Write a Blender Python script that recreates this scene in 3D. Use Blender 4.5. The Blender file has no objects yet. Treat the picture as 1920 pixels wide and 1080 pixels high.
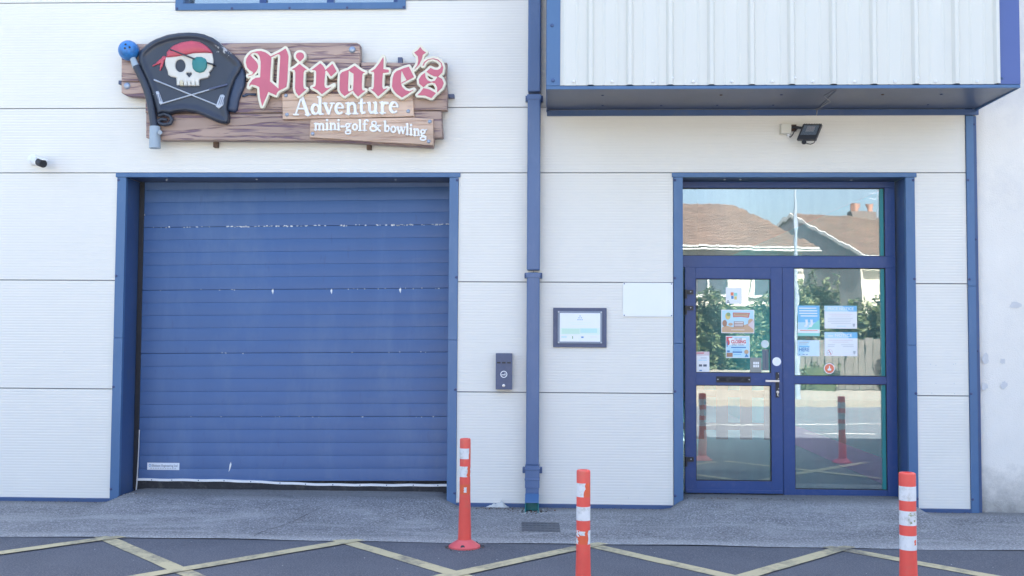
import bpy, math, random
import numpy as np
from mathutils import Vector, Matrix
random.seed(7)
PI = math.pi

# ------------------------------------------------------------------ camera
scene = bpy.context.scene
F_PX, PITCH, YAW, ROLL = 1875.393, 0.0459438, 0.0383849, 0.00600685
CAM = np.array([0.0, -9.083, 1.5268])
_cp, _sp, _cy, _sy = math.cos(PITCH), math.sin(PITCH), math.cos(YAW), math.sin(YAW)
_fw = np.array([-_sy*_cp, _cy*_cp, _sp]); _r0 = np.array([_cy, _sy, 0.0]); _u0 = np.cross(_r0, _fw)
_rt = _r0*math.cos(ROLL) + _u0*math.sin(ROLL); _up = -_r0*math.sin(ROLL) + _u0*math.cos(ROLL)
cd = bpy.data.cameras.new('camera'); cam = bpy.data.objects.new('camera', cd)
scene.collection.objects.link(cam); scene.camera = cam
cd.lens = F_PX/1920*36; cd.sensor_width = 36; cd.clip_start = 0.05; cd.clip_end = 3000
cam.matrix_world = Matrix(((_rt[0], _up[0], -_fw[0], CAM[0]), (_rt[1], _up[1], -_fw[1], CAM[1]),
                           (_rt[2], _up[2], -_fw[2], CAM[2]), (0, 0, 0, 1)))

# ------------------------------------------------------------------ light
SUN_EL, SUN_AZ = math.radians(50), math.radians(14)      # the sun stands behind the building, a little to its right
w = bpy.data.worlds.new('World'); scene.world = w; w.use_nodes = True
nt = w.node_tree; bg = nt.nodes['Background']
sky = nt.nodes.new('ShaderNodeTexSky'); sky.sky_type = 'NISHITA'; sky.sun_disc = False
sky.sun_elevation = SUN_EL; sky.sun_rotation = SUN_AZ; sky.air_density = 0.9; sky.dust_density = 5.0; sky.ozone_density = 1.0
nt.links.new(sky.outputs[0], bg.inputs[0]); bg.inputs[1].default_value = 0.13
sl = bpy.data.lights.new('sun', 'SUN'); sl.energy = 5.0; sl.angle = math.radians(0.5); sl.color = (1.0, 0.965, 0.91)
so = bpy.data.objects.new('sun', sl); scene.collection.objects.link(so)
_sd = Vector((math.sin(SUN_AZ)*math.cos(SUN_EL), math.cos(SUN_AZ)*math.cos(SUN_EL), math.sin(SUN_EL)))
so.rotation_euler = _sd.to_track_quat('Z', 'Y').to_euler(); so.location = (3, 20, 25)
vs = scene.view_settings; vs.view_transform = 'Standard'; vs.look = 'None'; vs.gamma = 1.0; vs.use_curve_mapping = False
vs.exposure = 2.58
scene.cycles.max_bounces = 8; scene.cycles.glossy_bounces = 4; scene.cycles.transparent_max_bounces = 8

# ------------------------------------------------------------------ helpers
def at(u, v, y=0.0):
    """point of the plane Y=y that the survey photograph shows at pixel (u, v); works on arrays"""
    u = np.asarray(u, float); v = np.asarray(v, float); y = np.asarray(y, float)
    d = _fw*F_PX + np.multiply.outer(u-960, _rt) - np.multiply.outer(v-540, _up)
    t = (y-CAM[1])/d[..., 1]
    return CAM + d*t[..., None]

def X(u, v, y=0.0): return float(at(u, v, y)[0])
def Zc(u, v, y=0.0): return float(at(u, v, y)[2])

def link(o, parent=None):
    scene.collection.objects.link(o)
    if parent is not None: o.parent = parent
    return o

def tag(o, label=None, cat=None, group=None, kind=None):
    if label: o['label'] = label
    if cat: o['category'] = cat
    if group: o['group'] = group
    if kind: o['kind'] = kind
    return o

def empty(name, loc=(0, 0, 0), label=None, cat=None, group=None):
    o = bpy.data.objects.new(name, None); o.empty_display_size = .1; o.location = loc; link(o)
    return tag(o, label, cat, group)

class B:
    def __init__(s): s.v = []; s.f = []; s.m = []; s.mats = []
    def mi(s, mat):
        if mat not in s.mats: s.mats.append(mat)
        return s.mats.index(mat)
    def add(s, verts, faces, mat):
        k = len(s.v); i = s.mi(mat)
        s.v += [tuple(map(float, p)) for p in verts]
        for f in faces: s.f.append(tuple(a+k for a in f)); s.m.append(i)
        return s
    def box(s, x0, x1, y0, y1, z0, z1, mat):
        if x0 > x1: x0, x1 = x1, x0
        if y0 > y1: y0, y1 = y1, y0
        if z0 > z1: z0, z1 = z1, z0
        v = [(x, y, z) for x in (x0, x1) for y in (y0, y1) for z in (z0, z1)]
        return s.add(v, [(0, 1, 3, 2), (4, 6, 7, 5), (0, 4, 5, 1), (2, 3, 7, 6), (0, 2, 6, 4), (1, 5, 7, 3)], mat)
    def hexa(s, lo, hi, mat):
        """4 lower points, 4 upper points (same winding)"""
        return s.add(list(lo)+list(hi), [(3, 2, 1, 0), (4, 5, 6, 7), (0, 1, 5, 4), (1, 2, 6, 5), (2, 3, 7, 6), (3, 0, 4, 7)], mat)
    def poly(s, pts, mat): return s.add(pts, [tuple(range(len(pts)))], mat)
    def prism(s, pts, y0, y1, mat):
        """pts: (x, z) outline seen from -y, y0 front, y1 back"""
        n = len(pts)
        a = sum(pts[i][0]*pts[(i+1) % n][1]-pts[(i+1) % n][0]*pts[i][1] for i in range(n))
        if a < 0: pts = pts[::-1]
        v = [(p[0], y0, p[1]) for p in pts]+[(p[0], y1, p[1]) for p in pts]
        fs = [tuple(range(n)), tuple(range(2*n-1, n-1, -1))]+[((i+1) % n, i, i+n, (i+1) % n+n) for i in range(n)]
        return s.add(v, fs, mat)
    def lathe(s, c, axis, prof, mat, n=20, a0=0, a1=2*PI):
        """prof: (distance along axis, radius) pairs"""
        ax = Vector(axis).normalized(); t = ax.orthogonal().normalized()
        if abs(ax.z) > .9: t = Vector((1, 0, 0))
        t = (t-ax*t.dot(ax)).normalized(); b = ax.cross(t); c = Vector(c)
        full = abs(a1-a0-2*PI) < 1e-6; k = n if full else n+1
        v = []; f = []
        for d, r in prof:
            for i in range(k):
                a = a0+(a1-a0)*i/n
                v.append(c+ax*d+t*(r*math.cos(a))+b*(r*math.sin(a)))
        for j in range(len(prof)-1):
            for i in range(n):
                i2 = (i+1) % k
                f.append((j*k+i, j*k+i2, (j+1)*k+i2, (j+1)*k+i))
        if full:
            if prof[0][1] > 1e-5: f.append(tuple(range(k-1, -1, -1)))
            if prof[-1][1] > 1e-5: f.append(tuple(range((len(prof)-1)*k, len(prof)*k)))
        return s.add(v, f, mat)
    def cyl(s, p0, p1, r, mat, n=16, r2=None):
        p0 = Vector(p0); p1 = Vector(p1); L = (p1-p0).length
        return s.lathe(p0, p1-p0, [(0, r), (L, r if r2 is None else r2)], mat, n)
    def dome(s, c, axis, r, h, mat, n=12):
        return s.lathe(c, axis, [(0, r), (h*.55, r*.86), (h*.88, r*.5), (h, r*.02)], mat, n)
    def tube(s, pts, r, mat, n=8):
        for a, b in zip(pts[:-1], pts[1:]):
            s.cyl(a, b, r, mat, n); 
        for p in pts[1:-1]:
            s.lathe(Vector(p)-Vector((0, 0, r)), (0, 0, 1), [(0, r*.05), (r*.5, r*.85), (r, r), (r*1.5, r*.85), (r*2, r*.05)], mat, n)
        return s
    def build(s, name, parent=None, smooth=None, bevel=0, mod_noise=None):
        me = bpy.data.meshes.new(name); me.from_pydata(s.v, [], s.f)
        for m in s.mats: me.materials.append(m)
        me.polygons.foreach_set('material_index', s.m); me.update()
        if smooth:
            me.polygons.foreach_set('use_smooth', [True]*len(me.polygons)); me.set_sharp_from_angle(angle=math.radians(smooth))
        o = bpy.data.objects.new(name, me); link(o, parent)
        if parent is not None: o.matrix_parent_inverse = parent.matrix_world.inverted() if parent.type != 'EMPTY' else Matrix.Translation(-parent.location)
        if bevel:
            b = o.modifiers.new('bevel', 'BEVEL'); b.width = bevel; b.segments = 2; b.limit_method = 'ANGLE'; b.angle_limit = math.radians(40)
        return o

def text_polys(body, size, bold=0.0, align='LEFT'):
    cu = bpy.data.curves.new('t', 'FONT'); cu.body = body; cu.size = size; cu.align_x = align; cu.resolution_u = 3; cu.offset = bold
    o = bpy.data.objects.new('t', cu); scene.collection.objects.link(o)
    me = bpy.data.meshes.new_from_object(o.evaluated_get(bpy.context.evaluated_depsgraph_get()))
    v = [tuple(p.co) for p in me.vertices]; f = [tuple(p.vertices) for p in me.polygons]
    bpy.data.objects.remove(o); bpy.data.curves.remove(cu); bpy.data.meshes.remove(me)
    return v, f

# ------------------------------------------------------------------ materials
def nodes(m): return m.node_tree.nodes, m.node_tree.links
def mat(name, col, rough=.5, metal=0.0, var=0.06, vscale=3.0, bump=0.0, bscale=80.0, dirt=None, dirt_amt=0.0, dscale=6.0, spec=.5, streak=1.0):
    m = bpy.data.materials.new(name); m.use_nodes = True; N, L = nodes(m)
    p = N['Principled BSDF']; p.inputs['Roughness'].default_value = rough; p.inputs['Metallic'].default_value = metal
    p.inputs['Specular IOR Level'].default_value = spec
    tc = N.new('ShaderNodeTexCoord'); mp = N.new('ShaderNodeMapping'); L.new(tc.outputs['Object'], mp.inputs[0])
    mp.inputs['Scale'].default_value = (1, 1, streak)
    n = N.new('ShaderNodeTexNoise'); n.inputs['Scale'].default_value = vscale; n.inputs['Detail'].default_value = 6; n.inputs['Roughness'].default_value = .62
    L.new(mp.outputs[0], n.inputs['Vector'])
    cr = N.new('ShaderNodeMix'); cr.data_type = 'RGBA'
    a = [max(0, c*(1-var)) for c in col]; b = [min(1, c*(1+var)) for c in col]
    cr.inputs[6].default_value = (*a, 1); cr.inputs[7].default_value = (*b, 1)
    mr = N.new('ShaderNodeMapRange'); mr.inputs[1].default_value = .3; mr.inputs[2].default_value = .7
    L.new(n.outputs['Fac'], mr.inputs[0]); L.new(mr.outputs[0], cr.inputs[0]); out = cr.outputs[2]
    if dirt is not None:
        n2 = N.new('ShaderNodeTexNoise'); n2.inputs['Scale'].default_value = dscale; n2.inputs['Detail'].default_value = 9; n2.inputs['Roughness'].default_value = .7
        L.new(mp.outputs[0], n2.inputs['Vector'])
        r2 = N.new('ShaderNodeMapRange'); r2.inputs[1].default_value = .52; r2.inputs[2].default_value = .72; r2.inputs[4].default_value = dirt_amt
        L.new(n2.outputs['Fac'], r2.inputs[0])
        c2 = N.new('ShaderNodeMix'); c2.data_type = 'RGBA'; c2.inputs[7].default_value = (*dirt, 1)
        L.new(r2.outputs[0], c2.inputs[0]); L.new(out, c2.inputs[6]); out = c2.outputs[2]
    L.new(out, p.inputs['Base Color'])
    if bump:
        n3 = N.new('ShaderNodeTexNoise'); n3.inputs['Scale'].default_value = bscale; n3.inputs['Detail'].default_value = 4
        L.new(tc.outputs['Object'], n3.inputs['Vector'])
        bp = N.new('ShaderNodeBump'); bp.inputs['Distance'].default_value = bump; L.new(n3.outputs['Fac'], bp.inputs['Height'])
        L.new(bp.outputs[0], p.inputs['Normal'])
    m['out'] = 0
    return m

PANEL = mat('panel_paint', (.765, .745, .685), .42, 0, .018, .5, dirt=(.55, .55, .49), dirt_amt=.14, dscale=.9, streak=1.0)
PANEL_CORE = mat('joint_dark', (.10, .11, .14), .8)
TRIM = mat('trim_blue', (.066, .148, .295), .38, 0, .08, 2.0, dirt=(.13, .22, .36), dirt_amt=.35, dscale=5, streak=.4)
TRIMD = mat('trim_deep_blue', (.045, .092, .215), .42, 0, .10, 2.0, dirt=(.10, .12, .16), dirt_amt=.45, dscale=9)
PIPE = mat('pipe_blue', (.082, .140, .275), .38, 0, .08, 2.5, dirt=(.2, .26, .4), dirt_amt=.25, dscale=6, streak=.3)
DOORB = mat('door_blue', (.023, .063, .205), .33, 0, .05, 2.0, dirt=(.12, .14, .25), dirt_amt=.2, dscale=14)
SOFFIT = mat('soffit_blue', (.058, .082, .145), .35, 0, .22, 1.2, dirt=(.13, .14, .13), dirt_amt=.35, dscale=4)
SHEETW = mat('white_sheet', (.64, .64, .585), .38, 0, .012, 1.0, dirt=(.6, .62, .6), dirt_amt=.12, dscale=2, streak=.2)
BLACK = mat('black_plastic', (.022, .024, .03), .42, 0, .15, 9)
RUBBER = mat('black_rubber', (.02, .021, .026), .75, 0, .3, 12, dirt=(.14, .13, .12), dirt_amt=.5, dscale=10)
NAVY = mat('navy_box', (.075, .095, .17), .45, 0, .1, 8, dirt=(.25, .27, .3), dirt_amt=.15, dscale=30)
WHITEP = mat('white_plastic', (.78, .79, .8), .4, 0, .02, 5)
CREAMP = mat('cream_plastic', (.66, .64, .56), .5, 0, .03, 12)
SILVER = mat('brushed_metal', (.62, .63, .65), .3, .9, .05, 20)
ZINC = mat('zinc_bolt', (.34, .39, .48), .4, .6, .1, 60)
BOLTM = mat('painted_bolt', (.05, .07, .17), .5)
RUST = mat('rust', (.12, .075, .055), .85, 0, .3, 30)
WHITER = mat('render_white', (.79, .76, .70), .92, 0, .05, 1.2, bump=.004, bscale=95, dirt=(.50, .50, .53), dirt_amt=.35, dscale=1.3)
PAPER = mat('paper_white', (.85, .87, .88), .6, 0, .01, 3)
TEALP = mat('teal_post', (.015, .22, .235), .4)

def asphalt(name, c0, c1, speck, grain, bump, patch=.25, fleck=.0):
    m = bpy.data.materials.new(name); m.use_nodes = True; N, L = nodes(m); p = N['Principled BSDF']
    p.inputs['Roughness'].default_value = .92; p.inputs['Specular IOR Level'].default_value = .3
    tc = N.new('ShaderNodeTexCoord')
    a = N.new('ShaderNodeTexNoise'); a.inputs['Scale'].default_value = 1.3; a.inputs['Detail'].default_value = 7; a.inputs['Roughness'].default_value = .65; a.inputs['Distortion'].default_value = .4
    g = N.new('ShaderNodeTexNoise'); g.inputs['Scale'].default_value = grain; g.inputs['Detail'].default_value = 3; g.inputs['Roughness'].default_value = .8
    vo = N.new('ShaderNodeTexVoronoi'); vo.inputs['Scale'].default_value = grain*.9
    for n in (a, g, vo): L.new(tc.outputs['Object'], n.inputs['Vector'])
    r = N.new('ShaderNodeMapRange'); r.inputs[1].default_value = .5-patch; r.inputs[2].default_value = .5+patch; L.new(a.outputs['Fac'], r.inputs[0])
    c = N.new('ShaderNodeMix'); c.data_type = 'RGBA'; c.inputs[6].default_value = (*c0, 1); c.inputs[7].default_value = (*c1, 1); L.new(r.outputs[0], c.inputs[0])
    r2 = N.new('ShaderNodeMapRange'); r2.inputs[1].default_value = .46; r2.inputs[2].default_value = .66; L.new(g.outputs['Fac'], r2.inputs[0])
    mul = N.new('ShaderNodeMath'); mul.operation = 'MULTIPLY'; L.new(r2.outputs[0], mul.inputs[0]); mul.inputs[1].default_value = speck[3]
    c2 = N.new('ShaderNodeMix'); c2.data_type = 'RGBA'; L.new(mul.outputs[0], c2.inputs[0]); L.new(c.outputs[2], c2.inputs[6]); c2.inputs[7].default_value = (*speck[:3], 1)
    out = c2.outputs[2]
    if fleck:
        f = N.new('ShaderNodeTexVoronoi'); f.inputs['Scale'].default_value = 7; L.new(tc.outputs['Object'], f.inputs['Vector'])
        lt = N.new('ShaderNodeMath'); lt.operation = 'LESS_THAN'; L.new(f.outputs['Distance'], lt.inputs[0]); lt.inputs[1].default_value = fleck
        c3 = N.new('ShaderNodeMix'); c3.data_type = 'RGBA'; L.new(lt.outputs[0], c3.inputs[0]); L.new(out, c3.inputs[6]); c3.inputs[7].default_value = (.6, .6, .58, 1); out = c3.outputs[2]
    L.new(out, p.inputs['Base Color'])
    bp = N.new('ShaderNodeBump'); bp.inputs['Distance'].default_value = bump; L.new(g.outputs['Fac'], bp.inputs['Height']); L.new(bp.outputs[0], p.inputs['Normal'])
    return m
def streaks(m):
    N, L = nodes(m); p = N['Principled BSDF']; src = p.inputs['Base Color'].links[0].from_socket; tc = N.new('ShaderNodeTexCoord')
    mp = N.new('ShaderNodeMapping'); mp.inputs['Scale'].default_value = (.45, 1.6, 1); L.new(tc.outputs['Object'], mp.inputs[0])
    n = N.new('ShaderNodeTexNoise'); n.inputs['Scale'].default_value = 2.1; n.inputs['Detail'].default_value = 7; n.inputs['Roughness'].default_value = .7; n.inputs['Distortion'].default_value = .8; L.new(mp.outputs[0], n.inputs['Vector'])
    r = N.new('ShaderNodeMapRange'); r.inputs[1].default_value = .49; r.inputs[2].default_value = .64; r.inputs[4].default_value = .42; L.new(n.outputs['Fac'], r.inputs[0])
    c = N.new('ShaderNodeMix'); c.data_type = 'RGBA'; L.new(r.outputs[0], c.inputs[0]); L.new(src, c.inputs[6]); c.inputs[7].default_value = (.46, .46, .45, 1)
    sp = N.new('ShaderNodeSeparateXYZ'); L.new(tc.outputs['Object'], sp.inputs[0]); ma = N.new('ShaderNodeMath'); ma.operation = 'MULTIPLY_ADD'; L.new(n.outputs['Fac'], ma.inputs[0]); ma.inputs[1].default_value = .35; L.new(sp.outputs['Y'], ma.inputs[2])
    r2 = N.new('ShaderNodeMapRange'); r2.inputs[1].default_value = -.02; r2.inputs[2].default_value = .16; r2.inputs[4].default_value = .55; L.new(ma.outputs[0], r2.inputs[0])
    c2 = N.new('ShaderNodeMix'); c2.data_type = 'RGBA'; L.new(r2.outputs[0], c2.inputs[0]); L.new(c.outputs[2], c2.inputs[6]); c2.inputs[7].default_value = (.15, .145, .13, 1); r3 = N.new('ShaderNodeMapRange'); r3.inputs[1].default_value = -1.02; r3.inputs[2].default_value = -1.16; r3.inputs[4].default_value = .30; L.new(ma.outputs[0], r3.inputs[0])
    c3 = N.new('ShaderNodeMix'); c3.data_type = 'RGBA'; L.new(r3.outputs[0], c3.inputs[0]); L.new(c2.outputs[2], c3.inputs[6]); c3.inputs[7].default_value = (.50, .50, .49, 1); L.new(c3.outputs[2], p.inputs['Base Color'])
ROADM = asphalt('asphalt', (.075, .082, .098), (.115, .122, .142), (.25, .26, .28, .6), 90, .004, fleck=.035)
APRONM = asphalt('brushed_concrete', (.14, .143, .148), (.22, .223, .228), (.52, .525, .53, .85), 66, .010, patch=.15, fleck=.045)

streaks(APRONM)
def paint_mark(name, col, under):
    m = bpy.data.materials.new(name); m.use_nodes = True; N, L = nodes(m); p = N['Principled BSDF']; p.inputs['Roughness'].default_value = .85
    tc = N.new('ShaderNodeTexCoord'); a = N.new('ShaderNodeTexNoise'); a.inputs['Scale'].default_value = 16; a.inputs['Detail'].default_value = 8; a.inputs['Roughness'].default_value = .75
    b = N.new('ShaderNodeTexNoise'); b.inputs['Scale'].default_value = 2.5; b.inputs['Detail'].default_value = 3
    L.new(tc.outputs['Object'], a.inputs['Vector']); L.new(tc.outputs['Object'], b.inputs['Vector'])
    ad = N.new('ShaderNodeMath'); ad.operation = 'ADD'; L.new(a.outputs['Fac'], ad.inputs[0]); L.new(b.outputs['Fac'], ad.inputs[1])
    r = N.new('ShaderNodeMapRange'); r.inputs[1].default_value = .94; r.inputs[2].default_value = 1.28; r.inputs[4].default_value = .9; L.new(ad.outputs[0], r.inputs[0])
    c = N.new('ShaderNodeMix'); c.data_type = 'RGBA'; c.inputs[6].default_value = (*col, 1); c.inputs[7].default_value = (*under, 1); L.new(r.outputs[0], c.inputs[0])
    L.new(c.outputs[2], p.inputs['Base Color'])
    return m
YELLOW = paint_mark('yellow_line_paint', (.53, .465, .28), (.11, .11, .11))
WHITEL = paint_mark('white_line_paint', (.6, .6, .58), (.12, .12, .12))

def glass(name, refl, tint, wob=.00004, scale=(3.0, 3.0, 1.2), haze=.05):
    m = bpy.data.materials.new(name); m.use_nodes = True; N, L = nodes(m); N.remove(N['Principled BSDF'])
    o = N['Material Output']; t = N.new('ShaderNodeBsdfTransparent'); t.inputs[0].default_value = (*tint, 1)
    g = N.new('ShaderNodeBsdfGlossy'); g.inputs['Roughness'].default_value = .007; g.inputs['Color'].default_value = (.93, .975, .96, 1)
    lw = N.new('ShaderNodeFresnel'); lw.inputs[0].default_value = 1.5
    ad = N.new('ShaderNodeMath'); ad.operation = 'ADD'; ad.use_clamp = True; L.new(lw.outputs[0], ad.inputs[0]); ad.inputs[1].default_value = refl
    tc = N.new('ShaderNodeTexCoord'); mp = N.new('ShaderNodeMapping'); mp.inputs['Scale'].default_value = scale; L.new(tc.outputs['Object'], mp.inputs[0])
    n = N.new('ShaderNodeTexNoise'); n.inputs['Scale'].default_value = 2.2; n.inputs['Detail'].default_value = 2.0; L.new(mp.outputs[0], n.inputs['Vector'])
    bp = N.new('ShaderNodeBump'); bp.inputs['Distance'].default_value = wob*6; L.new(n.outputs['Fac'], bp.inputs['Height']); L.new(bp.outputs[0], g.inputs['Normal'])
    mx = N.new('ShaderNodeMixShader'); L.new(ad.outputs[0], mx.inputs[0]); L.new(t.outputs[0], mx.inputs[1]); L.new(g.outputs[0], mx.inputs[2])
    df = N.new('ShaderNodeBsdfDiffuse'); df.inputs[0].default_value = (.55, .60, .60, 1); m2 = N.new('ShaderNodeMixShader')  # haze put into the glass as a pale diffuse mix
    dn = N.new('ShaderNodeTexNoise'); dn.inputs['Scale'].default_value = 2.5; dn.inputs['Detail'].default_value = 6; dm = N.new('ShaderNodeMapping'); dm.inputs['Scale'].default_value = (6, 1, .5); L.new(tc.outputs['Object'], dm.inputs[0]); L.new(dm.outputs[0], dn.inputs['Vector'])
    dr_ = N.new('ShaderNodeMapRange'); dr_.inputs[1].default_value = .35; dr_.inputs[2].default_value = .7; dr_.inputs[3].default_value = haze*.7; dr_.inputs[4].default_value = haze*1.5; L.new(dn.outputs['Fac'], dr_.inputs[0])
    L.new(dr_.outputs[0], m2.inputs[0]); L.new(mx.outputs[0], m2.inputs[1]); L.new(df.outputs[0], m2.inputs[2]); L.new(m2.outputs[0], o.inputs[0])
    return m
GLASS = glass('coated_glass', .165, (.95, .99, 1.0))

def wood(name, light, dark, scale=26.0, lo=.50, hi=.66):
    m = bpy.data.materials.new(name); m.use_nodes = True; N, L = nodes(m); p = N['Principled BSDF']; p.inputs['Roughness'].default_value = .5
    tc = N.new('ShaderNodeTexCoord'); mp = N.new('ShaderNodeMapping'); mp.inputs['Scale'].default_value = (.075, 1, 1); L.new(tc.outputs['Object'], mp.inputs[0])
    a = N.new('ShaderNodeTexNoise'); a.inputs['Scale'].default_value = scale; a.inputs['Detail'].default_value = 2.5; a.inputs['Distortion'].default_value = 1.2; L.new(mp.outputs[0], a.inputs['Vector'])
    r = N.new('ShaderNodeMapRange'); r.inputs[1].default_value = lo; r.inputs[2].default_value = hi; L.new(a.outputs['Fac'], r.inputs[0])
    b = N.new('ShaderNodeTexNoise'); b.inputs['Scale'].default_value = 4; L.new(mp.outputs[0], b.inputs['Vector'])
    c0 = N.new('ShaderNodeMix'); c0.data_type = 'RGBA'; c0.inputs[6].default_value = (*[x*.72 for x in light], 1); c0.inputs[7].default_value = (*light, 1)
    rb = N.new('ShaderNodeMapRange'); rb.inputs[1].default_value = .35; rb.inputs[2].default_value = .6; L.new(b.outputs['Fac'], rb.inputs[0]); L.new(rb.outputs[0], c0.inputs[0])
    c = N.new('ShaderNodeMix'); c.data_type = 'RGBA'; L.new(c0.outputs[2], c.inputs[6]); c.inputs[7].default_value = (*dark, 1); L.new(r.outputs[0], c.inputs[0])
    L.new(c.outputs[2], p.inputs['Base Color'])
    bp = N.new('ShaderNodeBump'); bp.invert = True; bp.inputs['Distance'].default_value = .006; L.new(r.outputs[0], bp.inputs['Height']); L.new(bp.outputs[0], p.inputs['Normal'])
    return m
WOODD = wood('dark_painted_wood', (.46, .325, .265), (.17, .105, .135), 30, .50, .66)
WOODL = wood('light_painted_wood', (.70, .50, .37), (.46, .29, .21), 34, .5, .75)

# ------------------------------------------------------------------ ground
def sstep(a, b, x):
    t = min(1, max(0, (x-a)/(b-a))); return t*t*(3-2*t)
def win(a, b, s, x): return sstep(a-s, a+s, x)*(1-sstep(b-s, b+s, x))
def road_z(x, y): return -.062-.006*max(0, min(12.6, -1.35-y))
def apron_z(x, y):
    base = -.028-.032*min(1, -min(y, 0)/1.35)
    k = sstep(-1.0, -.02, y)
    base += k*(.080*win(-3.95, -.9, .12, x)+.102*win(1.14, 3.24, .1, x))
    base += .006*math.sin(x*2.3+1)*sstep(-1.4, -.4, y)*(1-k)
    return base
def grid(name, xs, ys, zf, m, parent=None):
    b = B(); n = len(ys); v = [(x, y, zf(x, y)) for x in xs for y in ys]
    f = [(i*n+j, (i+1)*n+j, (i+1)*n+j+1, i*n+j+1) for i in range(len(xs)-1) for j in range(n-1)]
    b.add(v, f, m); return b.build(name, parent, smooth=60)
def lin(a, b, n): return [a+(b-a)*i/n for i in range(n+1)]
EARTH = mat('earth', (.10, .10, .07), .95, 0, .3, .2)
b = B(); b.poly([(-900, -900, -.4), (900, -900, -.4), (900, 900, -.4), (-900, 900, -.4)], EARTH); tag(b.build('ground'), kind='structure')
tag(grid('road', lin(-40, 60, 100), lin(-14.2, -1.30, 60), lambda x, y: road_z(x, y)-(.02 if y > -1.33 else 0), ROADM), kind='structure')
def apron_edge(x): return -1.35+.02*math.sin(x*1.7)+.012*math.sin(x*5.3+2)
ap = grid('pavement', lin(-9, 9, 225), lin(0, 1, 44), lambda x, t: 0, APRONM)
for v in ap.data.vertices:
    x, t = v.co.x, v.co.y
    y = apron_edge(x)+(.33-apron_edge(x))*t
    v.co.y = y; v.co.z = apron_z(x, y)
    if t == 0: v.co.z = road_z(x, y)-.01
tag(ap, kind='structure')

CRK = mat('pavement_crack', (.06, .06, .065), .95)
b = B()
def crack(pts, w_):
    for (x0, y0), (x1, y1) in zip(pts[:-1], pts[1:]):
        n = max(2, int(math.hypot(x1-x0, y1-y0)/.04)); L_ = math.hypot(x1-x0, y1-y0); nx, ny = -(y1-y0)/L_, (x1-x0)/L_; v = []
        for i in range(n+1):
            t = i/n; x = x0+(x1-x0)*t+random.uniform(-.004, .004); y = y0+(y1-y0)*t+random.uniform(-.004, .004); w2 = w_*random.uniform(.3, 1)
            for sg in (-1, 1): v.append((x+nx*w2*sg, y+ny*w2*sg, apron_z(x, y)+.0035))
        b.add(v, [(2*i, 2*i+1, 2*i+3, 2*i+2) for i in range(n)], CRK)
crack([(-1.98, -.42), (-2.12, -.8), (-2.28, -1.15), (-2.30, -1.3)], .004); crack([(-6, -1.22), (-4.2, -1.24), (-3, -1.20), (-1.7, -1.23), (-1.0, -1.19)], .003); crack([(1.3, -.2), (1.75, -.55), (2.3, -.62)], .0025); crack([(-.05, -.26), (.25, -.22), (.9, -.16)], .0025)
tag(b.build('pavement_crack'), kind='structure')

# yellow lattice painted on the road
yb = B()
def stripe(bm, p, q, wd, m, lift=.005, z=road_z, ymax=-1.36, ymin=-1e9):
    p = Vector(p); q = Vector(q); d = (q-p).normalized(); nn = Vector((-d.y, d.x))*wd/2; n = max(2, int((q-p).length/.15)); pts = []
    for i in range(n+1):
        c = p.lerp(q, i/n)
        for s in (1, -1):
            k = c+nn*(s*(1+random.uniform(-.06, .06))); k.y = min(k.y, ymax+random.uniform(-.004, .004)); k.y = max(k.y, ymin)
            pts.append((k.x, k.y, z(k.x, k.y)+lift))
    bm.add(pts, [(2*i, 2*i+1, 2*i+3, 2*i+2) for i in range(n)], m)
P0, SP, VY, PY = -3.40, 1.855, -2.32, -1.36
for k in range(-3, 5):
    px = P0+SP*k
    stripe(yb, (px-.08, PY), (px+SP-.06, PY-2*(PY-VY)), .115, YELLOW, .004)
    stripe(yb, (px+.10, PY), (px-SP+.06, PY-2*(PY-VY)), .115, YELLOW, .0085)
tag(yb.build('yellow_road_marking'), kind='structure')
wb = B()
for (p, q) in (((1.0, -8.4), (26, -13.2)), ((4.2, -7.2), (5.4, -7.35)), ((6.5, -9.6), (30, -13.6))):
    stripe(wb, p, q, .11, WHITEL)
tag(wb.build('white_road_marking'), kind='structure')

# ------------------------------------------------------------------ warehouse
WH = empty('warehouse', (0, 0, 0), 'pale ribbed metal warehouse front with blue trim, roller door and glazed entrance', 'warehouse')
OPEN = [(-4.015, -.843, -1, 2.995), (1.110, 3.269, -1, 2.995), (-3.504, -1.347, 4.522, 5.75)]
XR = 3.727
def panel_mesh(z0, z1, spans):
    """spans: (x0, x1, top or None) pieces of one panel, so that it can be notched round an opening"""
    b = B(); g = .004; z = z0+g; top = z1-g; prof = [(.016, z), (.0, z)]; RP = (top-z)/max(1, round((top-z)/.0248))
    while z < top-1e-4:
        prof += [(0, z+RP*.42), (.0011, z+RP*.62), (.0011, z+RP*.80), (0, z+RP)]
        z += RP
    prof.append((.016, top)); L_, R_ = spans[0][0]+.0015, spans[-1][1]-.0015
    for k, (x0, x1, t) in enumerate(spans):
        pf = [p for p in prof if t is None or p[1] <= t]; n = len(pf)
        v = [(x, y, zz) for x in (max(x0, L_), min(x1, R_)) for y, zz in pf]
        b.add(v, [(i, n+i, n+i+1, i+1) for i in range(n-1)], PANEL)
    return b
for z0, z1 in [(0.0, 1), (1, 2), (2, 3)]:
    for x0, x1 in [(-9, -4.015), (-.843, -.153), (-.153, 1.110), (3.269, XR)]: panel_mesh(z0, z1, [(x0, x1, None)]).build('panel', WH)
for x0, x1 in ((-9, -.153), (-.153, XR)): panel_mesh(3, 3.605, [(x0, x1, None)]).build('panel', WH)
panel_mesh(3.605, 4.605, [(-9, -3.504, None), (-3.504, -1.347, 4.53), (-1.347, -.046, None)]).build('panel', WH)
panel_mesh(4.605, 5.605, [(-9, -3.504, None)]).build('panel', WH); panel_mesh(4.605, 5.605, [(-1.347, -.046, None)]).build('panel', WH)
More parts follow.
